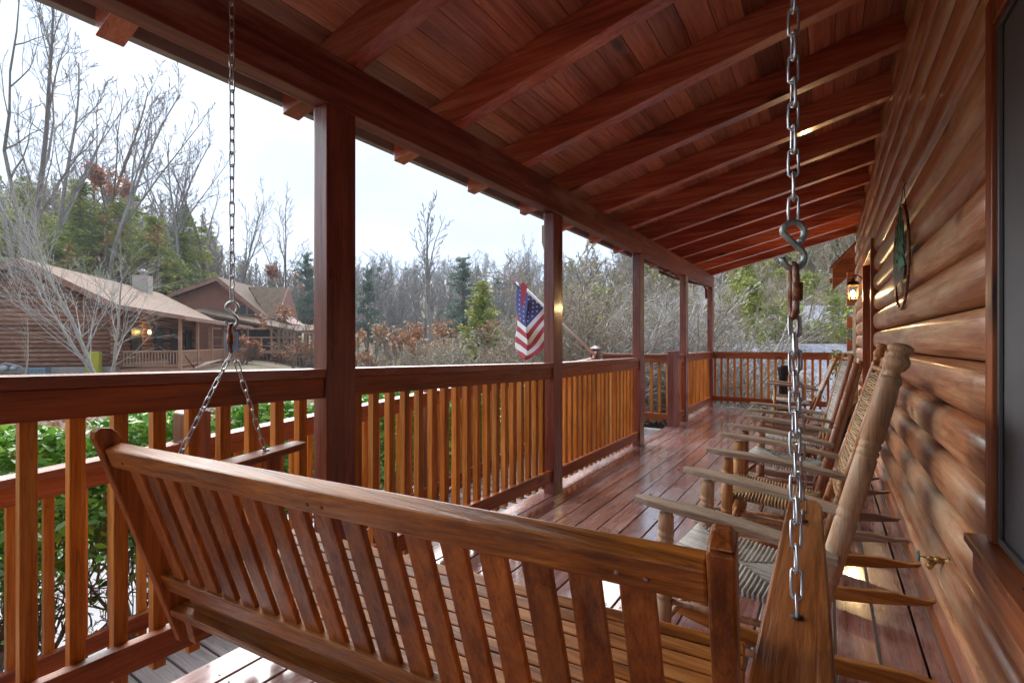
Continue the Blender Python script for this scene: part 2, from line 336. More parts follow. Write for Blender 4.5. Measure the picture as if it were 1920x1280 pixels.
# window
win = MB()
win.box(.375, 1.83, .655, .47, 1.895, 2.15); win.box(.375, .26, .655, .47, .34, 2.15); win.box(.3755, .34, 2.065, .47, 1.83, 2.15)
wo_ = win.build('window', M['trim'], cab, bevel=.003)
s = MB(); s.box(.396, .34, .66, .402, 1.8295, 2.065); s.build('screen', M['screen'], wo_)
s = MB(); s.box(.385, 1.812, .66, .395, 1.829, 2.063); s.box(.385, .342, .66, .395, .365, 2.063); s.box(.385, .365, .66, .395, 1.812, .68); s.box(.385, .365, 2.045, .395, 1.812, 2.063)
s.build('frame', mat('screen_frame', (.13, .13, .13), .4, .5), wo_, bevel=.002)
s = MB(); s.prism([(.335, .622), (.47, .622), (.47, .654), (.335, .646)], 'y', .22, 1.93); s.prism([(.352, .535), (.47, .535), (.47, .6215), (.352, .6215)], 'y', .24, 1.915)
s.build('sill', M['trimy'], wo_, bevel=.003)
# door
d = MB(); d.box(.36, 6.02, .002, .50, 6.12, 2.24); d.box(.36, 7.35, .002, .50, 7.45, 2.24); d.box(.3605, 6.12, 2.14, .50, 7.35, 2.24); d.box(.44, 6.12, .002, .50, 7.35, .03)
do = d.build('door', M['trim'], cab, bevel=.003)
d = MB(); d.box(.47, 6.12, .031, .52, 7.35, 2.14)
for a in (6.25, 6.8):
    for z in (.2, .85, 1.5): d.box(.462, a, z, .4695, a+.42, z+.5)
d.build('leaf', M['post'], do, bevel=.004)
d = MB(); d.lathe((.40, 6.24, 1.0), (.462, 6.24, 1.0), [(0, .005), (.05, .024), (.4, .026), (.6, .01), (1, .018)], 12); d.build('handle', M['brass'], do)
# posts, beam, rafters, roof boards
PY = [-2.9+.03+k*2.12-.0 for k in range(1)]
PY = [-2.89, -.77, 1.35, 3.44, 5.56, 7.73, 9.78]
for y in PY[1:]:
    mb = MB(); mb.box(PX-.092, y, -.0005, PX, y+.155, 2.239); mb.build('post', M['post'], cab, bevel=.004)
mb = MB(); mb.box(PX-.088, -2.6, 2.24, PX+.001, 5.64, 2.466); mb.build('beam', M['beam'], cab, bevel=.004)
mb = MB(); mb.box(PX-.088, 5.643, 2.24, PX+.001, 9.94, 2.466); mb.build('beam', M['beam'], cab, bevel=.004)
SL = .238
def rz(x): return 2.467+SL*(x-PX)
RH = .185
for k in range(-5, 12):
    y = 1.454+.753*k
    mb = MB(); mb.prism([(-2.31, rz(-2.31)), (.455, rz(.455)), (.455, rz(.455)+RH), (-2.31, rz(-2.31)+RH)], 'y', y, y+.09)
    mb.build('rafter', M['rafter'], cab, bevel=.004)
mb = MB(); L0 = -2.34
n = 20; wd = (.46-L0)/n
for i in range(n):
    a = L0+i*wd; b_ = a+wd-.004
    z0 = lambda x: rz(x)+RH+.001
    mb.prism([(a, z0(a)), (b_, z0(b_)), (b_, z0(b_)+.02), (a, z0(a)+.02)], 'y', -2.6, 9.98)
mb.build('roof_board', M['rdeck'], cab)
mb = MB(); mb.prism([(-2.42, rz(-2.42)+RH+.0235), (.9, rz(.9)+RH+.0235), (.9, rz(.9)+RH+.06), (-2.42, rz(-2.42)+RH+.045)], 'y', -2.7, 10.06)
mb.build('roof', mat('roof_underlay', (.06, .055, .05), .9), cab)
mb = MB(); mb.box(-2.40, -2.65, 2.43, -2.352, 10.02, 2.545); mb.build('fascia', M['fascia'], cab, bevel=.003)
mb = MB()   # drip strip of thin dark metal under the roof edge
mb.box(-2.351, -2.6, 2.50, -2.342, 10.0, 2.543); mb.build('drip_edge', M['soffit'], cab)
# end gutter elbow
mb = MB(); pts = [(-2.3, 8.0, 2.36), (-2.28, 8.9, 2.345), (-2.15, 9.5, 2.33), (-1.98, 9.8, 2.30), (-1.95, 9.86, 2.22), (-1.95, 9.87, 2.05)]
mb.tube(pts, .022, 8); mb.build('gutter_pipe', mat('gutter_brown', (.10, .05, .04), .4), cab)
# downspout at the corner
mb = MB(); mb.box(.335, 9.50, .05, .385, 9.57, 1.80); mb.box(.385, 9.51, 1.2, .41, 9.56, 1.23); mb.box(.385, 9.51, .4, .41, 9.56, .43); mb.build('downspout', mat('downspout_gray', (.42, .43, .45), .4, .2), cab, bevel=.01)
# eave of the rear wing beyond the corner
mb = MB(); mb.prism([(.06, 2.50), (.62, 3.13), (.62, 3.17), (.02, 2.50)], 'y', 10.10, 10.9)
mb.prism([(.07, 2.12), (.34, 2.38), (.62, 2.60), (.62, 3.12), (.07, 2.50)], 'y', 10.20, 10.24)
mb.box(.03, 10.12, 2.24, .066, 10.3, 2.32)
mb.build('eave_bracket', M['logx'], cab)
# wall hung lantern
lan = thing('wall_lantern', (.36, 7.62, 1.84), 'lit brass and glass lantern fixed to the log wall beside the door', 'lantern')
mb = MB(); cx, cy = .27, 7.62
for sx in (-1, 1):
    for sy in (-1, 1): mb.bar((cx+sx*.042, cy+sy*.042, 1.755), (cx+sx*.058, cy+sy*.058, 1.935), .009, .009)
for z, h in ((1.75, .047), (1.935, .064)):
    mb.box(cx-h, cy-h, z-.006, cx+h, cy-h+.01, z+.006); mb.box(cx-h, cy+h-.01, z-.006, cx+h, cy+h, z+.006); mb.box(cx-h, cy-h+.01, z-.006, cx-h+.01, cy+h-.01, z+.006); mb.box(cx+h-.01, cy-h+.01, z-.006, cx+h, cy+h-.01, z+.006)
mb.build('cage', mat('lantern_brass', (.45, .28, .08), .35, .9), lan)
mb = MB(); mb.loft([[(cx+sx*r, cy+sy*r, z) for sx, sy in ((-1, -1), (1, -1), (1, 1), (-1, 1))] for r, z in ((.072, 1.942), (.05, 1.975), (.015, 2.0), (.008, 2.02))])
mb.box(cx-.05, cy-.05, 1.738, cx+.05, cy+.05, 1.7435)
mb.build('cap', M['black'], lan)
mb = MB(); pts = [(cx+.0, cy, 2.02), (cx+.0, cy, 2.045), (cx+.03, cy, 2.065), (cx+.07, cy, 2.05), (cx+.10, cy, 2.01), (cx+.115, cy, 1.96)]
mb.tube(pts, .007, 8); mb.box(.375, cy-.05, 1.86, .392, cy+.05, 2.03); mb.build('bracket', M['black'], lan)
mb = MB(); mb.lathe((cx, cy, 1.765), (cx, cy, 1.87), [(0, .012), (.25, .014), (.45, .026), (.7, .028), (.9, .018), (1, .005)], 12)
mb.build('bulb', mat('lit_bulb', (1, .85, .5), .4, emit=(1, .72, .30), estr=11), lan)
ld = bpy.data.lights.new('lantern_glow', 'POINT'); ld.energy = 15; ld.specular_factor = .12; ld.color = (1, .66, .30); ld.shadow_soft_size = .045
lo = bpy.data.objects.new('lantern_glow', ld); C.objects.link(lo); lo.parent = lan; lo.location = (cx-.36, 0, -.03)
# hose tap
if True: tap = thing('hose_tap', (.40, 2.54, .34), 'small brass tap with a green wheel low on the log wall', 'tap')
mb = MB(); y, z = 2.54, .345
mb.lathe((.40, y, z), (.30, y, z+.004), [(0, .026), (.10, .026), (.12, .013), (.35, .013), (.40, .019), (.62, .019), (.68, .012), (.8, .012), (.84, .016), (1, .014)], 12)
mb.lathe((.345, y, z), (.30, y-.005, z-.052), [(0, .014), (.55, .014), (.6, .018), (1, .018)], 12)
mb.build('body', M['brass'], tap)
mb = MB(); mb.lathe((.30, y, z+.004), (.262, y, z+.006), [(0, .005), (1, .005)], 8); mb.build('stem', M['brass'], tap)
mb = MB(); ring = [(.262, y+.027*math.cos(t), z+.006+.027*math.sin(t)) for t in [2*math.pi*i/18 for i in range(18)]]
mb.tube(ring, .0055, 6, closed=True)
for i in range(4):
    t = math.pi*i/2; mb.tube([(.262, y, z+.006), (.262, y+.027*math.cos(t), z+.006+.027*math.sin(t))], .004, 5)
mb.build('wheel', mat('tap_green', (.04, .16, .13), .4), tap); tap.scale = (.68, .68, .68)
# oval cut metal wall hanging
sg = thing('wall_hanging', (.40, 3.65, 1.75), 'oval metal wall hanging with green tree cut-outs on the log wall', 'wall decoration')
mb = MB(); rr = [(.362, 3.65+.33*math.cos(t), 1.70+.30*math.sin(t)) for t in [2*math.pi*i/32 for i in range(32)]]
mb.tube(rr, .008, 6, closed=True); mb.build('ring', M['rust'], sg)
mb = MB()
for j, (dy, h) in enumerate(((-.20, .26), (-.05, .38), (.12, .30), (.24, .2))):
    zb = 1.62
    for q in range(4):
        zz = zb+h*q/4.5; ww = .11*(1-q/4.6)
        mb.prism([(3.65+dy-ww, zz), (3.65+dy+ww, zz), (3.65+dy, zz+h/3)], 'x', .345+.004*j, .352+.004*j)
mb.build('tree_cut_out', mat('green_enamel', (.04, .26, .17), .4, .2), sg)
mb = MB(); mb.prism([(3.429, 1.56), (3.395, 1.61), (3.446, 1.66), (3.565, 1.68), (3.735, 1.67), (3.854, 1.64), (3.905, 1.60), (3.888, 1.55), (3.854, 1.48), (3.812, 1.48), (3.803, 1.55), (3.599, 1.56), (3.565, 1.49), (3.514, 1.49), (3.506, 1.56)], 'x', .350, .3535)
mb.build('animal_cut_out', mat('dark_enamel', (.05, .05, .055), .45, .3), sg)
mb = MB(); mb.tube([(.362, 3.36, 1.84), (.372, 3.62, 2.10), (.385, 3.65, 2.15)], .0022, 5); mb.tube([(.362, 3.94, 1.84), (.372, 3.68, 2.10), (.385, 3.65, 2.15)], .0022, 5); mb.tube([(.37, 3.65, 2.15), (.392, 3.65, 2.15)], .004, 5)
mb.build('hanging_wire', M['black'], sg)

# ================================================================ RAILINGS
def railing(name, p0, p1, ct0, ct1, lb0, lb1, label, axis='y', bal=.1065, outward=(-1, 0), bot=-.0, group='porch railings', faceoff=.015, fh=.088, bz=None, cap_w=.115, capm=None, railm=None, first=.05):
    """straight railing from p0 to p1 (inner line), ct = cap top z at each end, lb = top of lower rail"""
    p0 = Vector((*p0, 0)); p1 = Vector((*p1, 0)); d = (p1-p0); Ln = d.length; d.normalize(); o = Vector((*outward, 0))
    r = thing(name, (p0+p1)/2+Vector((0, 0, 0)), label, 'railing', group)
    def at(s, off, z): return p0+d*s+o*off+Vector((0, 0, z))
    c = MB(); c.bar(at(.001, faceoff-.012+cap_w/2, ct0-.019), at(Ln-.001, faceoff-.012+cap_w/2, ct1-.019), cap_w, .038); c.build('cap', capm or M['cap'], r, bevel=.004)
    f = MB(); f.bar(at(.002, faceoff+.0195, ct0-.039-fh/2), at(Ln-.002, faceoff+.0195, ct1-.039-fh/2), .038, fh); f.build('top_rail', railm or M['rail'], r, bevel=.003)
    l = MB(); l.bar(at(.002, faceoff+.0195, lb0-.044), at(Ln-.002, faceoff+.0195, lb1-.044), .038, .088); l.build('bottom_rail', railm or M['rail'], r, bevel=.003)
    n = int((Ln-first)/bal); off = (Ln-n*bal)/2
    for i in range(n+1):
        s = off+i*bal
        if s < .02 or s > Ln-.02: continue
        t = s/Ln; zt = ct0+(ct1-ct0)*t-.0395; zb = (lb0+(lb1-lb0)*t)-.135 if bz is None else bz
        b = MB(); q = at(s, faceoff+.0395+.019, 0); h = .019; b.box(q.x-h, q.y-h, zb, q.x+h, q.y+h, zt); bo = b.build('baluster', M['baluster'], r, bevel=.002)
    return r
names = ['behind the swing at the near left, its posts cropped by the frame', 'between the nearest two porch posts, right behind the swing back', 'between the second and third porch posts, seen edge on', '', 'between the last two porch posts at the far corner']
railing('porch_railing', (PX, -.612), (PX, 1.349), 1.135, 1.088, .27, .245, 'near wooden porch railing left of the first post, behind the swing')
railing('porch_railing', (PX, 1.507), (PX, 3.439), 1.085, 1.042, .225, .19, 'wooden porch railing between the first and second posts')
railing('porch_railing', (PX, 3.597), (PX, 5.559), 1.040, 1.030, .185, .175, 'wooden porch railing between the second and third posts, densest balusters')
railing('porch_railing', (PX, 7.887), (PX, 9.779), 1.040, 1.040, .19, .19, 'wooden porch railing between the last two posts at the far corner')
railing('porch_railing', (PX+.002, 9.80), (.26, 9.80), 1.042, 1.042, .21, .21, 'wooden railing across the far end of the porch', outward=(0, 1), capm=M['capx'], railm=M['railx'], bal=.112)
railing('porch_railing', (PX, 7.31), (PX, 7.73), 1.035, 1.035, .18, .18, 'short wooden railing between the square newel and the fourth post')
def newel(x, y, zt, label, w_=.14, zb=-.001, capt=False):
    o = thing('newel_post', (x, y, max(zb, 0)), label, 'post')
    mb = MB(); h = w_/2; mb.box(x-h, y-h, zb, x+h, y+h, zt-.012); mb.loft([[(x+a*q, y+b_*q, z) for a, b_ in ((-1, -1), (1, -1), (1, 1), (-1, 1))] for q, z in ((h, zt-.012), (h-.012, zt))])
    mb.build('shaft', M['post'], o, bevel=.004)
    if capt:
        mb = MB(); mb.loft([[(x+a*q, y+b_*q, z) for a, b_ in ((-1, -1), (1, -1), (1, 1), (-1, 1))] for q, z in ((h+.015, zt+.001), (h+.015, zt+.018), (.02, zt+.055), (.005, zt+.06))]); mb.build('cap', mat('newel_cap', (.30, .27, .27), .4), o)
    return o
newel(-1.87, 7.22, 1.09, 'square newel post standing on the porch floor beside the ramp opening')
railing('landing_railing', (-1.942, 7.22), (-2.97, 7.22), 1.04, 1.04, .17, .17, 'short railing running outward from the square newel at the ramp landing', outward=(0, 1), capm=M['capx'], railm=M['railx'], group='ramp railings', bal=.12)
# ramp
rp = thing('access_ramp', (-2.5, 4, -.2), 'weathered gray plank ramp sloping down beside the porch behind the railing', 'ramp')
def rf(y): return -.39+.06*(y-.6) if y < 5.9 else -.072+.0
mb = MB(); y = -2.4
while y < 7.25:
    z = min(rf(y), -.04); mb.box(-3.0, y, z-.035, PX-.184, y+.135, z, rnd=random.random()); y += .141
mb.build('ramp_board', M['ramp'], rp)
mb = MB(); mb.bar((-3.025, -2.4, rf(-2.4)-.1), (-3.025, 5.9, rf(5.9)-.1), .04, .2); mb.bar((-3.025, 5.902, rf(6)-.1), (-3.025, 7.2, rf(6)-.1), .04, .2); mb.build('ramp_stringer', M['rail'], rp)
mb = MB()
for y in (1.38, 3.4, 5.4, 7.1):
    mb.box(-3.12, y-.045, -1.3, -3.047, y+.045, rf(y)-.05); mb.box(-2.1, y-.045, -1.3, -2.02, y+.045, rf(y)-.22)
mb.build('ramp_leg', M['rail'], rp)
X2 = -3.05
ctr = lambda y: .60+.0565*(y-.6)
newel(X2-.03, 1.38, .815, 'square newel post topping the outer ramp railing behind the swing', zb=-1.1)
newel(X2-.03, 7.22, 1.10, 'capped newel post at the outer corner of the ramp landing, holding the flag', w_=.11, zb=-1.1, capt=True)
newel(X2-.03, 3.40, .79, 'thin ramp railing post behind the second porch bay', w_=.09, zb=-1.1)
newel(X2-.03, 5.40, .885, 'thin ramp railing post behind the third porch bay', w_=.09, zb=-1.1)
ys = [(-2.4, 1.305, 'outer ramp railing at the lower left, in front of the hedge'), (1.455, 3.35, 'outer ramp railing behind the first porch bay'), (3.45, 5.35, 'outer ramp railing behind the second porch bay'), (5.45, 7.16, 'uppermost outer ramp railing beside the landing')]
for a, b_, lab in ys:
    railing('ramp_railing', (X2+.02, a), (X2+.02, b_), ctr(a), ctr(b_), ctr(a)-.86, ctr(b_)-.86, lab, group='ramp railings', bal=.125)
# small box fixture on the second post
mb = MB(); mb.box(PX-.145, 3.50, 2.01, PX-.093, 3.56, 2.16); mb.loft([[(PX-.12+.024*a, 3.53+.026*b_, 2.009) for a, b_ in ((-1, -1), (1, -1), (1, 1), (-1, 1))], [(PX-.12+.008*a, 3.53+.008*b_, 1.93) for a, b_ in ((-1, -1), (1, -1), (1, 1), (-1, 1))]])
tag(mb.build('wall_light', mat('beige_box', (.42, .36, .27), .6), bevel=.004), 'small beige box fixture on the outer side of the second post', 'fixture')
# fallen leaf on the cap rail
mb = MB(); q = Vector((-1.87, .845, 1.112)); mb.add([q+Vector(a) for a in ((0, 0, 0), (.02, .05, .018), (.0, .10, .03), (-.025, .05, .02))], [(0, 1, 2, 3)]); mb.tube([q, q+Vector((.0, -.03, .045))], .0018, 4)
tag(mb.build('dead_leaf', mat('dead_leaf', (.09, .05, .04), .7)), 'curled dead leaf lying on the near cap rail', 'leaf')
# ================================================================ SWING
random.seed(11)
O = Vector((-.12, .664, 0)); av = Vector((-.9961, -.0879, 0)); bv = Vector((-.0879, .9961, 0))
def S(p, q, z): return O+av*p+bv*q+Vector((0, 0, z))
def lean(z): return .335*(.92-z)
SW = 1.50
sw = thing('porch_swing', S(.75, .3, .4), 'brown slatted oak porch swing seen from behind, hanging on steel chains', 'porch swing')
lu = (S(0, lean(0), 0)-S(0, lean(1), 1))   # along the lean, downwards
nrm = bv*1.0+Vector((0, 0, .335)); nrm.normalize()
def bar2(m, a, b_, w_, h_, up): m.bar(a, b_, w_, h_, up=up); return m
upb = Vector((bv.x*-.335, bv.y*-.335, 1)).normalized()
mb = MB(); mb.bar(S(.008, lean(.895), .897), S(SW+.012, lean(.895), .897), .040, .056, up=upb); mb.build('top_rail', M['swing'], sw, bevel=.005)
mb = MB(); mb.bar(S(0, lean(.50), .50), S(SW+.02, lean(.50), .50), .026, .055, up=upb); mb.build('lower_rail', M['swing'], sw, bevel=.004)
mb = MB(); mb.bar(S(.01, lean(.40)+.012, .412), S(SW-.06, lean(.40)+.012, .412), .028, .115, up=upb); mb.build('apron', M['swing'], sw, bevel=.004)
for p in (-.009, SW+.030):
    mb = MB(); base = S(p, lean(.30), .30); top = S(p, lean(.955), .955)
    if p < 0: mb.bar(base, top, .033, .055, up=nrm)
    else:
        out = [(-.034, .30), (-.030, .60), (-.028, .93)]+[(.0+.030*math.cos(math.radians(t_)), .945+.030*math.sin(math.radians(t_))) for t_ in (175, 140, 100, 60, 20, -10)]+[(.030, .80), (.034, .60), (.046, .50), (.085, .42), (.085, .33), (.03, .285)]
        mb.loft([[S(pp, lean(z_)+q_, z_) for q_, z_ in out] for pp in (p-.014, p+.014)])
    tip = MB()
    if p < 0: mb.bar(top, S(p, lean(.98)+.006, .972), .033, .055, up=nrm, w1=.024, h1=.018)
    mb.build('back_post', M['swingz'], sw, bevel=.004)
for p_ in (.085, .125, .70, .74, SW-.06):
    mb = MB(); q_ = S(p_, lean(.885)-.0215, .885); mb.lathe(q_+bv*.003, q_-bv*.0012, [(0, .0042), (.7, .0042), (1, .003)], 10); mb.build('screw', M['rust'], sw)
n = 18
for i in range(n):
    p = .105+i*(SW-.165)/(n-1)
    mb = MB(); mb.bar(S(p-.003, lean(.47)+.004, .47), S(p, lean(.87)+.004, .872), .054, .014, up=nrm, w1=.050); mb.build('back_slat', M['swingz'], sw, bevel=.003)
# seat
for i in range(12):
    q = .160+i*.0365; ii_ = i*.57; z = .405+.010*ii_+.0008*ii_*ii_; i = ii_
    mb = MB(); mb.bar(S(-.01, q, z), S(SW+.01, q, z), .0342, .02, up=Vector((0, 0, 1))+bv*(-.16-.03*i)); mb.build('seat_slat', M['swing'], sw, bevel=.003)
for p in (.06, SW/2, SW-.06):
    mb = MB(); mb.bar(S(p, .16, .355), S(p, .60, .455), .035, .07); mb.build('seat_support', M['swingy'], sw, bevel=.003)
mb = MB(); mb.bar(S(-.01, .60, .45), S(SW+.01, .60, .45), .022, .09); mb.build('front_rail', M['swing'], sw, bevel=.004)
# arms: tapered boards with a rounded tip, chain holes
def arm(p, q0, q1, z0, z1, hq=(.13, .515), pt=None):
    pt = p if pt is None else pt
    m = MB(); rings = []; w0, w1 = .092, .066
    for k in range(41):
        t = k/40; w_ = w0+(w1-w0)*t
        if t > .95: w_ *= .72+.28*math.sqrt(max(0, 1-((t-.95)/.05)**2))
        q = q0+(q1-q0)*t; z = z0+(z1-z0)*t
        pp = p+(pt-p)*t; rings.append([S(pp-w_/2, q, z-.012), S(pp+w_/2, q, z-.012), S(pp+w_/2, q, z+.012), S(pp-w_/2, q, z+.012)])
    m.loft(rings); o = m.build('arm', M['swingy'], sw, bevel=.004)
    hm = MB()
    for q in hq:
        t = (q-q0)/(q1-q0); c = S(p+(pt-p)*t, q, z0+(z1-z0)*t+.0128)
        hm.lathe(c-Vector((0, 0, .002)), c+Vector((0, 0, .001)), [(0, .008), (1, .008)], 16)
    hm.build('hole', M['dark'], o)
    m = MB(); m.bar(S(pt, q1-.14, .42), S(pt, q1-.125, z1-.016), .032, .055); m.build('arm_post', M['swingz'], sw, bevel=.004)
    
arm(-.078, -.10, .66, .79, .825, pt=-.134); arm(SW-.045, .055, .56, .80, .830, (.10, .42))
def chain(p0, p1, name, link=.042, wd=.014, r=.0021, twist=0., sag=0., m='metal', par=None):
    p0 = Vector(p0); p1 = Vector(p1); Ln = (p1-p0).length; n = max(2, round(Ln/(link*.82))); d = (p1-p0).normalized()
    a = d.orthogonal().normalized()
    # keep one axis facing across the porch for every chain
    a = Vector((CS, SN, 0)); a = (a-d*a.dot(d)).normalized(); b_ = d.cross(a); mb = MB()
    for i in range(n):
        c = p0+d*(Ln*(i+.5)/n); ang = (math.pi/2*(i % 2))+.35+twist+random.uniform(-.25, .25); u = a*math.cos(ang)+b_*math.sin(ang)
        pts = []; hl = Ln/n/2/.82; hw = wd/2
        for k in range(16):
            t = 2*math.pi*k/16; pts.append(c+u*(hw*math.cos(t))+d*((hl-hw)*(1 if math.sin(t) > .01 else -1 if math.sin(t) < -.01 else 0)+hw*math.sin(t)))
        mb.tube(pts, r, 6, closed=True)
        # twisted wire knot at the link waist
        if i % 1 == 0:
            kn = c-d*hl*.82; v = u.cross(d)
            mb.tube([kn-u*hw*.95+v*.003, kn-v*.004, kn+u*hw*.95+v*.003], r*.95, 5)
    return mb.build(name, M[m], par)
def rig(side, cx, cy, zs, xt, yt, p, hb, hf, ztop):
    top = Vector((xt, yt, ztop)); sp = Vector((cx, cy, zs)); sc_ = 1.0
    main = chain(top, sp+Vector((0, 0, .166)), 'chain', par=sw, link=.050, wd=.0155, r=.0023)
    # S hook
    mb = MB(); pts = []; c0 = sp+Vector((0, 0, .150)); a = Vector((CS, SN, 0))
    for k in range(15):
        t = math.radians(-60+(240)*k/14)+math.pi/2*0; pts.append(c0+a*(.019*math.cos(t))+Vector((0, 0, .019*math.sin(t)-.004)))
    c1 = sp+Vector((0, 0, .107))
    for k in range(15):
        t = math.radians(60-(240)*k/14); pts.append(c1+a*(.019*math.cos(t))+Vector((0, 0, .019*math.sin(t)-.004)))
    mb.tube(pts, .0055, 8); mb.build('hook', M['hook'], main)
    mb = MB(); c2 = sp+Vector((0, 0, .046)); b_ = Vector((-SN, CS, 0)); pts = []
    for k in range(20):
        t = 2*math.pi*k/20; pts.append(c2+b_*(.012*math.cos(t))+a*(.002*math.cos(t))+Vector((0, 0, .046*math.copysign(abs(math.sin(t))**.6, math.sin(t)))))
    mb.tube(pts, .0055, 8, closed=True); mb.lathe(c2+Vector((0, 0, -.018))-b_*.012, c2+Vector((0, 0, .012))-b_*.012, [(0, .0085), (1, .0085)], 6); mb.build('clip', M['rust'], main)
    chain(sp, hb, 'rear_chain', par=main); chain(sp+a*.004, hf, 'front_chain', par=main, twist=.3)
    return main
zz = .79; q13 = S(-.095, .13, .814); q515 = S(-.123, .515, .832)
rig('r', -.05, .98, 1.245, -.05, .97, 0, q13-Vector((0, 0, .01)), q515-Vector((0, 0, .01)), rz(-.05)+RH)
hb = S(SW-.045, .10, .80); hf = S(SW-.045, .42, .81)
lm = rig('l', -1.66, .865, 1.17, -1.66, .865, 0, hb, hf, rz(-1.66)+RH)
# paper tag on the left chain
mb = MB(); c = Vector((-1.655, .862, 1.205)); a = Vector((CS, SN, 0)); mb.bar(c-a*.022, c+a*.022, .003, .062, up=(0, 0, 1)); tgo = mb.build('tag', mat('blue_paper', (.25, .45, .72), .6), lm)
mb = MB(); c2 = c+a*-.003+Vector((SN, -CS, 0))*.003+Vector((0, 0, .012)); mb.bar(c2-a*.014, c2+a*.014, .002, .026, up=(0, 0, 1)); mb.build('picture', noisy('tag_print', [(.65, .2, .1), (.8, .5, .3), (.85, .8, .75)], 90, .6, bump=0), tgo)
# ================================================================ ROCKING CHAIRS
def weave_mat(name, c1, c2, sc_=1.):
    m = mat(name, rough=.75); N = m.node_tree; lk = N.links.new; b = N.nodes['Principled BSDF']
    tc = nd(m, 'ShaderNodeTexCoord'); at = nd(m, 'ShaderNodeAttribute', attribute_name='rnd')
    n = nd(m, 'ShaderNodeTexNoise'); inp(n, 'Scale', 60.); lk(tc.outputs['Object'], n.inputs['Vector'])
    ad = nd(m, 'ShaderNodeMath', operation='ADD'); lk(at.outputs['Fac'], ad.inputs[0]); lk(n.outputs[0], ad.inputs[1])
    r = ramp(m, [(.35, c1), (1.1, c2)]); hf_ = nd(m, 'ShaderNodeMath', operation='MULTIPLY'); inp(hf_, 1, .65); lk(ad.outputs[0], hf_.inputs[0]); lk(hf_.outputs[0], r.inputs[0]); lk(r.outputs[0], b.inputs['Base Color'])
    return m
WG = weave_mat('gray_weave', (.30, .29, .26), (.56, .55, .50)); WT = weave_mat('tan_weave', (.25, .15, .07), (.50, .34, .18))
def cords(mbx, A, B, Cc, D, n, r, bulge, axis_n):
    """rush weave: cords following the four triangles of a seat / panel A B C D (A-B one edge, going round)"""
    A, B, Cc, D = map(Vector, (A, B, Cc, D)); ctr_ = (A+B+Cc+D)/4; nn = Vector(axis_n).normalized()
    for e0, e1 in ((A, B), (B, Cc), (Cc, D), (D, A)):
        mid = (e0+e1)/2; inner = ctr_-mid; k = n
        for i in range(k):
            t = (i+.5)/k; p = e0+(e1-e0)*t; dep = min(t, 1-t)*2*.96
            q = p+inner*dep; mbx.tube([p-nn*r*2.0, p+nn*r*.6, (p+q)/2+nn*(bulge*dep+r), q+nn*(bulge*dep*.3+r*.5)], r, 4, caps=False)
    return mbx
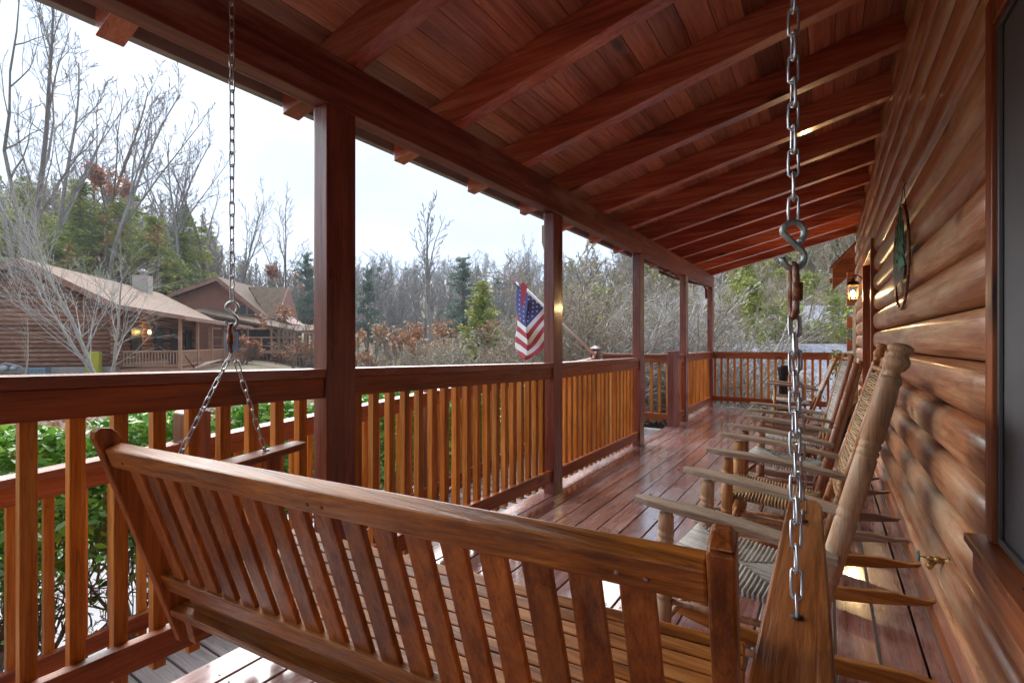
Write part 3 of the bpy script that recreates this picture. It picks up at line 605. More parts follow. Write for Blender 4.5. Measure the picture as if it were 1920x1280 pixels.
def chair(name, label, wm, weave, seed=0, finial=True, turned=True, armm=None, rockm=None, lean_=.205, W=.45, hz=1.195, kk=1.):
    """origin: floor between the rear posts; front towards -x, width along y"""
    rnd_ = random.Random(seed)
    t = thing(name, (0, 0, 0), label, 'rocking chair', 'rocking chairs in a row along the log wall')
    h = W/2; armm = armm or wm; rockm = rockm or wm
    zr = lambda f: .045+.16*((f-.10)/.52)**2*(.55 if f > .1 else .9)          # rocker underside, f = forward
    X = lambda f: -f
    def rear(y, z): return Vector((lean_*((z-.30)/.85)-.0, y, z))
    for s in (-1, 1):
        y0 = s*(h-.02); y1 = s*(h+.015)
        # rear post with rings and finial
        b0 = Vector((-.01-.05, y0, .09)); b1 = rear(y0, hz-.085); ln = (b1-b0).length
        pr = [(0, .017), (.08, .023), (.2, .027), (.34, .029)]
        for c in (.36, .385, .41, .435): pr += [(c-.006, .029), (c, .0245), (c+.006, .029)]
        for c in (.60, .625): pr += [(c-.006, .028), (c, .0240), (c+.006, .028)]
        for c in (.78, .80, .82): pr += [(c-.006, .027), (c, .0228), (c+.006, .027)]
        pr += [(.95, .026), (.975, .0235), (.985, .0265), (1, .0225)] if turned else [(1, .024)]
        if not turned: pr = [(0, .015), (.3, .021), (.7, .021), (1, .018)]
        m = MB(); m.lathe(b0, b1, [(u_, r_*kk) for u_, r_ in pr], 16)
        po = m.build('rear_post', wm, t)
        if finial:
            dd = (b1-b0).normalized(); m = MB(); m.lathe(b1+dd*.0005, b1+dd*.092, [(u_, r_*(kk*.5+.5)) for u_, r_ in [(0, .0215), (.06, .017), (.14, .016), (.22, .024), (.36, .0305), (.5, .0305), (.60, .024), (.66, .021), (.72, .024), (.80, .030), (.90, .028), (.97, .018), (1, .008)]], 18); m.build('finial', wm, po)
        # front post
        m = MB(); f0 = Vector((-.43, y1, .085)); f1 = Vector((-.415, y1, .625))
        pr = [(0, .017), (.1, .024), (.3, .027)]
        for c in (.45, .49, .53, .80, .84, .88): pr += [(c-.008, .027), (c, .0222), (c+.008, .027)]
        pr += [(.97, .025), (1, .021)]
        if not turned: pr = [(0, .015), (.3, .02), (1, .017)]
        m.lathe(f0, f1, pr, 14); m.build('front_post', wm, t)
        # arm: flat tapered board
        m = MB(); rings = []
        for k in range(13):
            u = k/12; x_ = -.52+(.60)*u; z = .655-.065*u+.012*math.sin(u*math.pi); w_ = .042+.05*math.sin(min(1, (u+.03)*2.4)*math.pi/2)*(1-.35*u)
            if u < .08: w_ *= .55
            yy = y1+s*(.01-.02*u)-s*.0; rings.append([(x_, yy-w_/2, z-.011), (x_, yy+w_/2, z-.011), (x_, yy+w_/2, z+.011), (x_, yy-w_/2, z+.011)])
        m.loft(rings); m.build('arm', armm, t, bevel=.004)
        # rocker
        m = MB(); rings = []
        for k in range(19):
            u = k/18; f = .62-1.04*u; hh = .046*min(1, (u+.02)/.12, (1.015-u)/.20); hh = max(.012, hh)
            z = .012+.10*((f-.16)/.5)**2*(.62 if f > .16 else .62); rings.append([(X(f), y0*(1+.06*(1-u))-.014, z), (X(f), y0*(1+.06*(1-u))+.014, z), (X(f), y0*(1+.06*(1-u))+.014, z+hh*1.25), (X(f), y0*(1+.06*(1-u))-.014, z+hh*1.25)])
        m.loft(rings); m.build('rocker', rockm, t, bevel=.004)
        for z in (.22, .32):
            m = MB(); m.lathe((-.425, y1*.98, z), (-.045, y0, z+.01), [(0, .009), (.5, .0125), (1, .009)], 8); m.build('side_stretcher', wm, t)
    for z in (.24, .34):
        m = MB(); m.lathe((-.425, -h, z), (-.425, h, z), [(0, .009), (.5, .013), (1, .009)], 8); m.build('front_stretcher', wm, t)
    m = MB(); m.lathe((-.05, -h+.02, .27), (-.05, h-.02, .27), [(0, .009), (.5, .012), (1, .009)], 8); m.build('rear_stretcher', wm, t)
    # woven seat
    zf, zb = .435, .395; A = (-.45, -h-.01, zf); B = (-.45, h+.01, zf); Cc = (-.01, h-.03, zb); D = (-.01, -h+.03, zb)
    m = MB(); m.loft([[Vector(A)*1-Vector((0, 0, .012)), Vector(B)-Vector((0, 0, .012)), Vector(Cc)-Vector((0, 0, .012)), Vector(D)-Vector((0, 0, .012))], [A, B, Cc, D]], rnd=.2)
    cords(m, A, B, Cc, D, 30, .0058, -.010, (0, 0, 1)); m.build('seat', weave, t)
    # woven back
    z0, z1 = .50, hz-.14
    A = rear(-h+.035, z0); B = rear(h-.035, z0); Cc = rear(h-.035, z1); D = rear(-h+.035, z1); nrm_ = Vector((-1, 0, lean_/.85))
    m = MB(); off = Vector((.006, 0, 0)); m.loft([[A+off, B+off, Cc+off, D+off], [A+off*2, B+off*2, Cc+off*2, D+off*2]], rnd=.25)
    k = 46
    for i in range(k):
        u = (i+.5)/k; p = A+(D-A)*u; q = B+(Cc-B)*u; j = (i % 2)*.004
        m.tube([p+Vector((-.004, 0, 0)), p+(q-p)*.25+Vector((-.008-j, 0, 0)), p+(q-p)*.5+Vector((-.004+j, 0, 0)), p+(q-p)*.75+Vector((-.008-j, 0, 0)), q+Vector((-.004, 0, 0))], .0062, 4, caps=False)
    m.build('back', weave, t)
    for z in (z0-.02, z1+.02):
        m = MB(); m.lathe(rear(-h+.02, z), rear(h-.02, z), [(0, .010), (.5, .015), (1, .010)], 8); m.build('back_rung', wm, t)
    return t
orr = M['orangeturn']
def rockm(n_, src):
    return src
M['orx'] = wood('orange_rocker', (.20, .075, .025), (.40, .17, .06), (.52, .26, .11), 'X', rough=(.35, .55), vary=.06, scale=1., knots=False)
M['grx'] = wood('gray_rocker', (.15, .09, .06), (.28, .18, .13), (.38, .28, .22), 'X', rough=(.4, .6), vary=.06, scale=1., knots=False)
def put(ch, x, y, rz_): ch.location = (x, y, 0); ch.rotation_euler = (0, 0, rz_)
c0 = chair('rocking_chair', 'nearest rocking chair, pale worn wood with thick turned posts and a gray woven seat', M['paleturn'], WG, 1, armm=M['gray_arm'], rockm=M['orx']); put(c0, -.03, 1.90, math.radians(-5))
c1 = chair('rocking_chair', 'second nearest rocking chair, orange turned posts with finials and a tan woven seat', orr, WT, 2, armm=M['gray_arm'], rockm=M['orx'], lean_=.245, kk=.68); put(c1, -.015, 2.92, math.radians(2))
c2 = chair('rocking_chair', 'third rocking chair from the camera, plain brown posts without finials, gray woven seat', M['brownturn'], WG, 3, finial=False, armm=M['gray_arm'], rockm=M['grx'], lean_=.20, kk=.7, hz=1.17); put(c2, -.02, 3.74, math.radians(-6))
c3 = chair('rocking_chair', 'plain brown rocking chair just before the door, fourth from the camera', M['brownturn'], WG, 4, finial=False, turned=False, armm=M['gray_arm'], rockm=M['grx'], lean_=.20, kk=.85); put(c3, -.05, 4.72, math.radians(5))
c4 = chair('rocking_chair', 'farthest rocking chair with plain thin posts, near the end railing', M['orangeturn'], WG, 5, finial=False, turned=False, armm=M['grx'], rockm=M['grx'], lean_=.34, hz=1.1, kk=.8); put(c4, -.20, 7.75, math.radians(4))
# ================================================================ THINGS ON THE PORCH
mb = MB(); mb.box(-.25, 5.35, .002, .34, 6.0, .014)
for i in range(26): mb.box(-.245+i*.0225, 5.36, .0142, -.235+i*.0225, 5.99, .021)
tag(mb.build('doormat', noisy('green_bristle', [(.02, .12, .09), (.05, .22, .17)], 60, .9)), 'green ribbed doormat on the boards in front of the door', 'doormat')
# planter barrel with dried plant
pl = thing('planter', (.16, 5.05, 0), 'dark plastic planter barrel with dried flowers and a rope handle by the wall', 'planter')
mb = MB(); mb.lathe((.16, 5.05, .003), (.16, 5.05, .56), [(0, .10), (.02, .12), (.8, .155), (.83, .17), (.99, .175), (1, .16)], 28); mb.build('tub', mat('slate_plastic', (.05, .065, .085), .45), pl)
mb = MB(); mb.lathe((.16, 5.05, .555), (.16, 5.05, .575), [(0, .155), (.5, .15), (1, .02)], 20); mb.build('soil', mat('soil', (.06, .04, .03), .95), pl)
mb = MB(); pts = [(.02, 4.93, .55), (-.02, 4.88, .60), (-.03, 4.87, .52), (-.025, 4.88, .42), (-.04, 4.86, .36)]; mb.tube(pts, .012, 7); mb.build('rope', mat('orange_rope', (.42, .22, .07), .8), pl)
mb = MB()
for i in range(90):
    a = random.uniform(0, 6.28); r_ = random.uniform(0, .1); p = Vector((.13+r_*math.cos(a), 5.03+r_*math.sin(a), .57)); q = p+Vector((random.uniform(-.09, .09), random.uniform(-.09, .09), random.uniform(.04, .15)))
    mb.tube([p, (p+q)/2+Vector((0, 0, .02)), q], .003, 3); mb.add([q+Vector((random.uniform(-.025, .025), random.uniform(-.025, .025), random.uniform(-.02, .02))) for _ in range(4)], [(0, 1, 2, 3)])
mb.build('dried_flowers', noisy('dried', [(.30, .17, .06), (.45, .30, .14)], 30, .9), pl)
# tall rustic wooden planter box with a plant at the corner
bx = thing('planter_box', (.22, 8.55, 0), 'tall tan wooden planter box with a green plant at the porch end', 'planter')
mb = MB()
for i in range(6): mb.box(.08, 8.40, .004+.11*i, .36, 8.70, .108+.11*i)
mb.build('box', wood('tan_box', (.24, .15, .07), (.42, .29, .15), (.52, .40, .24), 'Y', vary=.15), bx, bevel=.006)
mb = MB(); mb.box(.17, 8.50, .67, .30, 8.60, 1.06); mb.box(.13, 8.46, .92, .34, 8.64, .95); mb.build('trellis', wood('tan_box2', (.24, .15, .07), (.42, .29, .15), (.52, .40, .24), 'Z', vary=.15), bx, bevel=.006)
mb = MB()
for i in range(170):
    z = random.uniform(.60, 1.10); c = Vector((.14+random.gauss(0, .06), 8.46+random.gauss(0, .07), z)); a = Vector((random.uniform(-1, 1), random.uniform(-1, 1), random.uniform(-.4, 1))).normalized(); b_ = a.orthogonal().normalized()*.014
    mb.add([c, c+a*.03+b_, c+a*.065, c+a*.03-b_], [(0, 1, 2, 3)])
mb.build('leaves', leafm('planter_leaves', [(.06, .16, .05), (.14, .28, .09), (.30, .36, .16)]), bx, recalc=False)
# ash stand
an = thing('ash_stand', (-.62, 9.3, 0), 'black tapered ash bin stand with two wooden bands near the end railing', 'ash stand')
mb = MB(); mb.lathe((-.62, 9.3, .003), (-.62, 9.3, .83), [(0, .10), (.03, .11), (.3, .07), (.7, .062), (.96, .09), (1, .082)], 20); mb.build('bin', M['black'], an)
for z in (.33, .52):
    mb = MB()
    for k in range(4):
        a = k*math.pi/2; c = Vector((-.62+.095*math.cos(a), 9.3+.095*math.sin(a), z)); dd = Vector((-math.sin(a), math.cos(a), 0))*.118; mb.bar(c-dd, c+dd, .03, .05)
    mb.build('band', M['gray_arm'], an, bevel=.004)

# ================================================================ FLAG
fl = thing('flag', (-3.05, 7.16, 1.0), 'american flag hanging folded from a white pole on the ramp newel', 'flag')
F0 = 7.62
tip = P(981, 537, F0-.15); base = P(1114, 664, F0+.02)
mb = MB(); mb.tube([base, tip], .021, 12); mb.lathe(tip, tip+(tip-base).normalized()*.05, [(0, .012), (.3, .024), (.7, .024), (1, .004)], 12); mb.build('pole', M['whitep'], fl)
mb = MB(); d_ = (base-tip).normalized(); mb.lathe(base-d_*.09, base+d_*.02, [(0, .02), (1, .021)], 12); mb.bar(base+Vector((-.02, .02, -.06)), base+Vector((.02, .02, .04)), .05, .03); mb.build('bracket', M['whitep'], fl)
NS, NT = 52, 90; verts = []; uvs = []
hs = 1.55*P(0, 0, 1).length*0+0
p_tip = np.array([981., 540.]); p_end = np.array([1054., 601.])       # hoist on the pole in the flag's own hanging plane
def flagpt(s, t):
    h = p_tip+(p_end-p_tip)*s
    xf = 990-2*s; a = np.array([-.66, .75]); L1 = max(0.02, (h[0]-xf)/.66) if h[0] > xf else 2
    Lt = 124*t*(1-.04*s)
    if Lt <= L1: p = h+a*Lt; dep = .02*math.sin(Lt*.11+s*5)
    else:
        e = h+a*L1; r_ = Lt-L1
        # second pleat swings back to the left and up a little, then hangs down
        k1 = min(r_, 30); p = e+np.array([-.80, -.48])*k1*.86; dep = .02-.0022*k1
        r2 = max(0, r_-30)
        if r2 > 0:
            k2 = min(r2, 30); p = p+np.array([.35, .10])*k2*.8; dep -= .0010*k2
        r3 = max(0, r_-60)
        if r3 > 0: p = p+np.array([-.30, -.35])*min(r3, 24); dep -= .0010*r3
    sag = 10*math.sin(math.pi*min(1, t*1.2))*s
    return P(p[0]+2.0*math.sin(t*9+s*3), p[1]+sag, F0-dep*2.2-.06+.02*math.sin(s*9))
mb = MB()
for i in range(NS+1):
    for j in range(NT+1): verts.append(flagpt(i/NS, j/NT))
fs = [(i*(NT+1)+j, i*(NT+1)+j+1, (i+1)*(NT+1)+j+1, (i+1)*(NT+1)+j) for i in range(NS) for j in range(NT)]
me = bpy.data.meshes.new('cloth'); me.from_pydata([tuple(v-ORG[fl.name]) for v in verts], [], fs)
cols = [mat('flag_red', (.46, .06, .09), .8), mat('flag_white', (.80, .80, .82), .7), mat('flag_blue', (.07, .08, .25), .8)]
for m_ in cols: me.materials.append(m_)
for k, f in enumerate(me.polygons):
    i, j = divmod(k, NT); s_ = (i+.5)/NS; t_ = (j+.5)/NT; stripe = int(s_*13); f.use_smooth = True
    if stripe < 7 and t_ < .56: f.material_index = 2
    else: f.material_index = 0 if stripe % 2 == 0 else 1
fo = bpy.data.objects.new('cloth', me); C.objects.link(fo); fo.parent = fl; ORG['cloth'] = ORG[fl.name]
sm_ = fo.modifiers.new('solid', 'SOLIDIFY'); sm_.thickness = .002
# stars
mb = MB()
for r_ in range(9):
    for c_ in range(11):
        if (r_+c_) % 2: continue
        s_ = (r_+.9)/10*.538; t_ = (c_+.9)/12.6*.56; ctr_ = flagpt(s_, t_); du = flagpt(s_+.01, t_)-flagpt(s_-.01, t_); dv = flagpt(s_, t_+.006)-flagpt(s_, t_-.006)
        if du.length < 1e-5 or dv.length < 1e-5: continue
        du.normalize(); dv.normalize(); back = Vector((SN, -CS, 0))*.004; pts = []
        for k in range(10):
            a = math.pi/2+k*math.pi/5; rr_ = .0165 if k % 2 == 0 else .0075; pts.append(ctr_+back+du*(rr_*math.cos(a))+dv*(rr_*math.sin(a)))
        mb.add(pts, [tuple(range(10))])
so_ = mb.build('star', cols[1], fo, recalc=False); tag(so_, kind='stuff') if False else None
# red ribbon at the tip
mb = MB()
rb = [(975, 534), (981, 528), (989, 537), (986, 552), (983, 566), (980, 578), (977, 566), (978, 550)]
mb.add([P(x_, y_, F0-.24+.01*math.sin(i*2)) for i, (x_, y_) in enumerate(rb)]+[P(x_, y_, F0-.21) for x_, y_ in rb], [tuple(range(8)), tuple(range(15, 7, -1))]+[(i, (i+1) % 8, 8+(i+1) % 8, 8+i) for i in range(8)])
mb.build('ribbon', cols[0], fl)

gL = np.random.default_rng(77); mb = MB()
for i in range(120):
    x = gL.uniform(-1.7, -.1); y = gL.uniform(6.5, 9.7) if i < 95 else gL.uniform(3, 6.5); a = gL.uniform(0, 6.28); s_ = gL.uniform(.012, .03); q = Vector((x, y, .004)); u_ = Vector((math.cos(a), math.sin(a), 0))*s_; v_ = Vector((-math.sin(a), math.cos(a), 0))*s_*.6
    mb.add([q-u_, q+v_+Vector((0, 0, .004)), q+u_+Vector((0, 0, .006)), q-v_], [(0, 1, 2, 3)], rnd=float(gL.random()))
tag(mb.build('fallen_leaves', leafm('wet_leaf', [(.14, .06, .03), (.26, .12, .05), (.20, .13, .07)], rough=.3), recalc=False), 'brown wet leaves scattered on the far porch boards', 'leaves', kind='stuff')
# ================================================================ GROUND
def sst(a, b, x):
    t = np.clip((x-a)/(b-a), 0, 1); return t*t*(3-2*t)
def hgt(R, F):
    R = np.asarray(R, float); F = np.asarray(F, float); r = np.maximum(np.abs(F), .5); az = R/r
    d = np.hypot(R, F)
    wl = 1-sst(-.55, -.28, az); wr = sst(.18, .42, az)
    left = -1.15+.95*sst(9, 19, d)+np.clip((d-50)*.26, 0, 15)*sst(-.45, -.75, az)
    mid = -1.15-1.2*sst(10, 30, d)+np.clip((d-85)*.22, 0, 30)
    right = -1.15-1.3*sst(8, 16, d)+np.clip((d-24)*.34, 0, 30)
    z = left*wl+right*wr+mid*(1-wl-wr)
    z = z+.12*np.sin(R*.31+F*.17)*sst(8, 25, d)+1.2*np.sin(R*.05+1)*np.sin(F*.043)*sst(60, 120, d)
    return z
def gz(R, F): return float(hgt(R, F))
rad = np.concatenate([np.linspace(0.01, 12, 20), np.geomspace(12.8, 420, 90)]); ang = np.linspace(-math.pi, math.pi, 181)
A_, R_ = np.meshgrid(ang, rad); RR = R_*np.sin(A_); FF = R_*np.cos(A_); ZZ = hgt(RR, FF)
V = np.stack([RR*CS-FF*SN, RR*SN+FF*CS, ZZ], -1).reshape(-1, 3); nA = len(ang); q = []
ii, jj = np.meshgrid(np.arange(len(rad)-1), np.arange(nA-1), indexing='ij'); i0 = (ii*nA+jj).ravel()
Fq = np.stack([i0, i0+1, i0+nA+1, i0+nA], 1)[:, ::-1]
gm = noisy('leaf_litter_ground', [(.08, .05, .03), (.15, .09, .06), (.19, .14, .09), (.11, .14, .055), (.22, .17, .13)], .9, .95, detail=12, bump=.8, dist=.08)
tag(npmesh('ground', V, Fq, np.random.rand(len(Fq)), gm, smooth=True), kind='structure')
# concrete drive beside the ramp
mb = MB(); z = -1.08
mb.prism([(-4.2, -3), (-3.25, -3), (-3.25, 7.6), (-4.6, 7.6), (-6.4, 4.2), (-7.6, 0), (-7.6, -3)], 'z', z-.1, z)
cm = noisy('wet_concrete', [(.17, .165, .18), (.25, .245, .265), (.30, .295, .31)], 2.2, .6, bump=.2)
tag(mb.build('driveway', cm), kind='structure')
# gravel yard past the end of the porch
mb = MB(); mb.prism([(-6, 7.8), (-3.2, 7.8), (-3.0, 10.3), (3, 10.3), (4, 14), (-5, 14)], 'z', -1.45, -1.12)
tag(mb.build('path', noisy('leafy_gravel', [(.20, .10, .08), (.34, .24, .22), (.42, .37, .38)], 14, .8, bump=.6)), kind='structure')

# ================================================================ TREES
def grow(rng, height, r0, lv=4, spread=.9, first=.35, nbr=13, up=.25, lean=(0, 0), ratio=.5, minr=.010, multi=1, wig=.07, fork=0):
    segs = []       # (p0, p1, r0, r1, level)
    def branch(p, d, Ln, r, level):
        n = max(3, int([9, 7, 5, 4, 3][min(level, 4)])); st = Ln/n; pts = [p]; rs = [r]
        for i in range(n):
            j = wig*(1+level*.45); d = d+np.array([rng.gauss(0, j), rng.gauss(0, j), rng.gauss(0, j*.6)+up*(.10 if level else .02)]); d = d/np.linalg.norm(d)
            p = p+d*st; tp = 1-(i+1)/n; r2 = max(minr*(.45 if level >= lv else 1), r*(.18+.82*tp)); segs.append((pts[-1], p, rs[-1], r2, level)); pts.append(p); rs.append(r2)
        if level < lv:
            k = [nbr, 7, 5, 4][min(level, 3)]
            for q in range(k):
                u = (first if level == 0 else .2)+(1-(first if level == 0 else .2))*(q+rng.random()*.8)/k; u = min(.98, u)
                i = int(u*n); f = u*n-i; i = min(i, n-1); pp = pts[i]+(pts[i+1]-pts[i])*f; dd = (pts[i+1]-pts[i])/st
                a = rng.random()*6.283; ax = np.cross(dd, np.array([math.cos(a), math.sin(a), .3])); ax /= np.linalg.norm(ax)+1e-9
                an = spread*rng.uniform(.55, 1.05)*(1.05-.45*u if level == 0 else 1); nd_ = dd*math.cos(an)+ax*math.sin(an)
                if fork and level == 0 and q < fork:
                    an = rng.uniform(.22, .42); nd_ = dd*math.cos(an)+ax*math.sin(an); branch(pp, nd_/np.linalg.norm(nd_), Ln*(1-u)*rng.uniform(.85, 1.05), rs[i]*.72, 1); continue
                branch(pp, nd_/np.linalg.norm(nd_), Ln*ratio*rng.uniform(.6, 1.1)*(1.15-.65*u), max(minr*(.5 if level+1 >= lv else 1), rs[i]*rng.uniform(.35, .6)), level+1)
    for m_ in range(multi):
        a = rng.random()*6.28; s_ = 0 if multi == 1 else .32
        d = np.array([lean[0]+s_*math.cos(a), lean[1]+s_*math.sin(a), 1.]); d /= np.linalg.norm(d)
        branch(np.array([0, 0, -.15])+(0 if multi == 1 else .12)*np.array([math.cos(a), math.sin(a), 0]), d, height*(1 if m_ == 0 else rng.uniform(.7, .95)), r0, 0)
    P0 = np.array([s[0] for s in segs]); P1 = np.array([s[1] for s in segs]); return P0, P1, np.array([s[2] for s in segs]), np.array([s[3] for s in segs]), np.array([s[4] for s in segs])
def segmesh(P0, P1, r0, r1, k=3):
    d = P1-P0; d /= np.linalg.norm(d, axis=1, keepdims=True)+1e-9
    h = np.where(np.abs(d[:, 2:3]) > .9, np.array([[1., 0, 0]]), np.array([[0, 0, 1.]])); a = np.cross(d, h); a /= np.linalg.norm(a, axis=1, keepdims=True)+1e-9; b = np.cross(d, a)
    V = []
    for P_, r in ((P0, r0), (P1, r1)):
        for j in range(k):
            t = 2*math.pi*j/k; V.append(P_+(a*math.cos(t)+b*math.sin(t))*r[:, None])
    V = np.stack(V, 1); n = len(P0); base = np.arange(n)[:, None]*2*k
    F_ = np.concatenate([base+np.array([[j, (j+1) % k, k+(j+1) % k, k+j]]) for j in range(k)], 0)
    return V.reshape(-1, 3), F_
def leaves(cent, size, rng, flat=.5, aspect=.55):
    n = len(cent); a = rng.normal(size=(n, 3)); a[:, 2] *= flat; a /= np.linalg.norm(a, axis=1, keepdims=True); u = rng.normal(size=(n, 3)); b = np.cross(a, u); b /= np.linalg.norm(b, axis=1, keepdims=True)
    s = (size*rng.uniform(.6, 1.3, n))[:, None]
    V = np.stack([cent-a*s, cent+b*s*aspect, cent+a*s, cent-b*s*aspect], 1).reshape(-1, 3); F_ = np.arange(4*n).reshape(n, 4); return V, F_
rg = np.random.default_rng(3)
def clump(rng, n, sc_=3.):
    """value per leaf that varies in clumps; computed by the caller"""
    return rng.random(n)
B = {}
B['gray'] = noisy('gray_bark', [(.13, .115, .11), (.25, .23, .22), (.34, .32, .30)], 6, .9, vec=(3, 3, .6), attr=.25)
B['pale'] = noisy('pale_bark', [(.26, .25, .23), (.42, .41, .39), (.52, .51, .49)], 7, .85, vec=(3, 3, 1), attr=.2)
B['brown'] = noisy('brown_bark', [(.10, .065, .045), (.20, .14, .10), (.28, .20, .15)], 6, .9, vec=(3, 3, .6), attr=.25)
B['tan'] = noisy('tan_stem', [(.21, .17, .12), (.36, .31, .24), (.46, .42, .36)], 9, .9, attr=.35)
LF = {}
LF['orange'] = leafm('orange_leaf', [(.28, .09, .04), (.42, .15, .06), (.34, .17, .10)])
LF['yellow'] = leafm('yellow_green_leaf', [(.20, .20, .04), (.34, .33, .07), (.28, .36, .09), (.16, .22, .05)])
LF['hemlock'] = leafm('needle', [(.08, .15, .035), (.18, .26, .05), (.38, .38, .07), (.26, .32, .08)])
LF['pine'] = leafm('hazed_needle', [(.075, .125, .095), (.125, .19, .14), (.19, .26, .18)])  # needle colour lightened and grayed to paint in distance haze
LF['laurel'] = leafm('glossy_leaf', [(.04, .13, .015), (.10, .27, .03), (.22, .42, .06), (.34, .48, .10)], rough=.3)
LF['rust'] = leafm('rust_stem_leaf', [(.28, .11, .05), (.40, .18, .08), (.30, .20, .12)])
LF['autumn'] = leafm('autumn_leaf', [(.42, .15, .05), (.36, .20, .06), (.34, .30, .07), (.22, .28, .07)])
def bare(name, seed, bark, leaf=None, leafn=0, leafsize=.09, leafzone=(.2, .8), **k):
    """prototype: unit is metres; returns (empty) with trunk, branches and maybe leaves"""
    rng = random.Random(seed); P0, P1, r0, r1, lv = grow(rng, **k)
    t = bpy.data.objects.new(name, None); C.objects.link(t); ORG[t.name] = Vector((0, 0, 0))
    m0 = lv == 0; V, F_ = segmesh(P0[m0], P1[m0], r0[m0], r1[m0], 8); npmesh('trunk', V, F_, np.random.rand(len(F_))*0+rng.random(), B[bark], t, True)
    V, F_ = segmesh(P0[~m0], P1[~m0], r0[~m0], r1[~m0], 3); npmesh('crown', V, F_, np.random.rand(len(F_)), B[bark], t)
    if leaf:
        g = np.random.default_rng(seed); z = P1[:, 2]; H = k['height']; ok = np.where((lv >= 2) & (z > H*leafzone[0]) & (z < H*leafzone[1]))[0]
        cc = P1[g.choice(ok, min(14, len(ok)))]; pick = ok[g.integers(0, len(ok), leafn*3)]; dmin = np.min(np.linalg.norm(P1[pick][:, None]-cc[None], axis=2), axis=1)
        pick = pick[np.argsort(dmin)[:leafn]]; c = P1[pick]+g.normal(size=(len(pick), 3))*leafsize*1.6
        V, F_ = leaves(c, leafsize, g); npmesh('foliage', V, F_, g.random(len(F_)), LF[leaf], t)
    t['h'] = float(P1[:, 2].max()); return t
def conifer(name, seed, H, R0, leaf='hemlock', n=9000, size=.11, droop=.12, bare_=.08, bark='brown', shape=1.0, gap=.3):
    g = np.random.default_rng(seed); t = bpy.data.objects.new(name, None); C.objects.link(t); ORG[t.name] = Vector((0, 0, 0))
    tr = MB(); tr.lathe((0, 0, -.3), (0, 0, H), [(0, H*.014), (.5, H*.008), (1, .01)], 8); tr.build('trunk', B[bark], t, recalc=False)
    P0 = []; P1 = []; r0 = []; C_ = []; val = []; z = H*bare_; k = 0
    while z < H*.985:
        u = (z-H*bare_)/(H*(1-bare_)); Rr = R0*((1-u)**shape+.05)*(.75+.5*g.random()); nb = g.integers(4, 7); a0 = g.random()*6.28
        for b in range(nb):
            if g.random() < gap*.35: continue
            a = a0+6.283*b/nb+g.normal()*.25; Ln = Rr*g.uniform(.65, 1.15); p = np.array([0, 0, z]); q = np.array([math.cos(a)*Ln, math.sin(a)*Ln, z+Ln*(.25*u)-droop*Ln*1.3*g.uniform(.5, 1.4)])
            P0.append(p); P1.append(q); r0.append(.012+.012*Ln)
            m_ = max(6, int(Ln*26)); s = g.random(m_)**.7; w_ = .24*Ln*(1-s*.6); c = p+(q-p)*s[:, None]; sd_ = np.array([-math.sin(a), math.cos(a), 0]); c = c+sd_*(g.normal(size=m_)*w_*.6)[:, None]; c[:, 2] -= np.abs(g.normal(size=m_))*.09*Ln; C_.append(c)
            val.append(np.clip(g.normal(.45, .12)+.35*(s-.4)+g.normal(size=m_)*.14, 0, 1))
        z += H*.022*g.uniform(.8, 1.3)+.06
    P0 = np.array(P0); P1 = np.array(P1); r0 = np.array(r0); V, F_ = segmesh(P0, P1, r0, r0*.3, 3); npmesh('branches', V, F_, g.random(len(F_)), B[bark], t)
    c = np.concatenate(C_); val = np.concatenate(val); idx = g.permutation(len(c))
    rep = max(1, n//len(c)); c = np.repeat(c, rep, 0)+g.normal(size=(len(c)*rep, 3))*size*.8; val = np.repeat(val, rep)
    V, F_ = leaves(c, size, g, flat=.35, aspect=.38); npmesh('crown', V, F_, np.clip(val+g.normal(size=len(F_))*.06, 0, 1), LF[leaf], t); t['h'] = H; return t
used = set()
def place(proto, u, F, label, cat, vtop=None, h=None, name=None, rz_=None, group=None, dz=0, wide=1.):
    R = (u-960)/920*F; z = gz(R, F)+dz; H = h if h else EYE-(vtop-643)/920*F-z; s = H/proto['h']
    if proto.name in used: o = copy_tree(proto)
    else: used.add(proto.name); o = proto
    if name: o.name = name
    loc = RF(R, F, z); o.location = loc; o.scale = (s*wide, s*wide, s); o.rotation_euler = (0, 0, random.uniform(0, 6.28) if rz_ is None else rz_)
    if 'h' in o.keys() and o is not proto: del o['h']
    return tag(o, label, cat, group)
random.seed(21)
T1 = bare('bare_tree', 101, 'gray', height=24, r0=.26, lv=4, nbr=13, first=.34, spread=.85, up=.75, ratio=.36, minr=.020, wig=.06, fork=2)
T2 = bare('bare_tree', 102, 'gray', height=22, r0=.22, lv=4, nbr=12, first=.40, spread=.80, up=.8, ratio=.34, minr=.020, wig=.06, fork=3)
T3 = bare('bare_tree', 103, 'brown', leaf='orange', leafn=1500, leafsize=.16, leafzone=(.15, .62), height=23, r0=.24, lv=4, nbr=13, first=.25, spread=.9, up=.7, ratio=.36, minr=.020, wig=.06, fork=2)
T4 = bare('bare_tree', 104, 'gray', height=20, r0=.34, lv=4, nbr=12, first=.18, spread=.95, up=.5, ratio=.48, minr=.018, lean=(.06, 0), wig=.08, fork=2)
T5 = bare('pale_tree', 131, 'gray', height=19, r0=.30, lv=4, nbr=14, first=.42, spread=.85, up=.8, ratio=.30, minr=.030, wig=.04, fork=1)
TM = bare('gray_maple', 106, 'pale', height=8, r0=.058, lv=3, nbr=12, first=.10, spread=.66, up=.40, ratio=.60, minr=.0065, multi=4, wig=.05)
TS = bare('thin_tree', 107, 'tan', height=5, r0=.07, lv=3, nbr=12, first=.2, spread=.9, up=.2, ratio=.3, minr=.008)
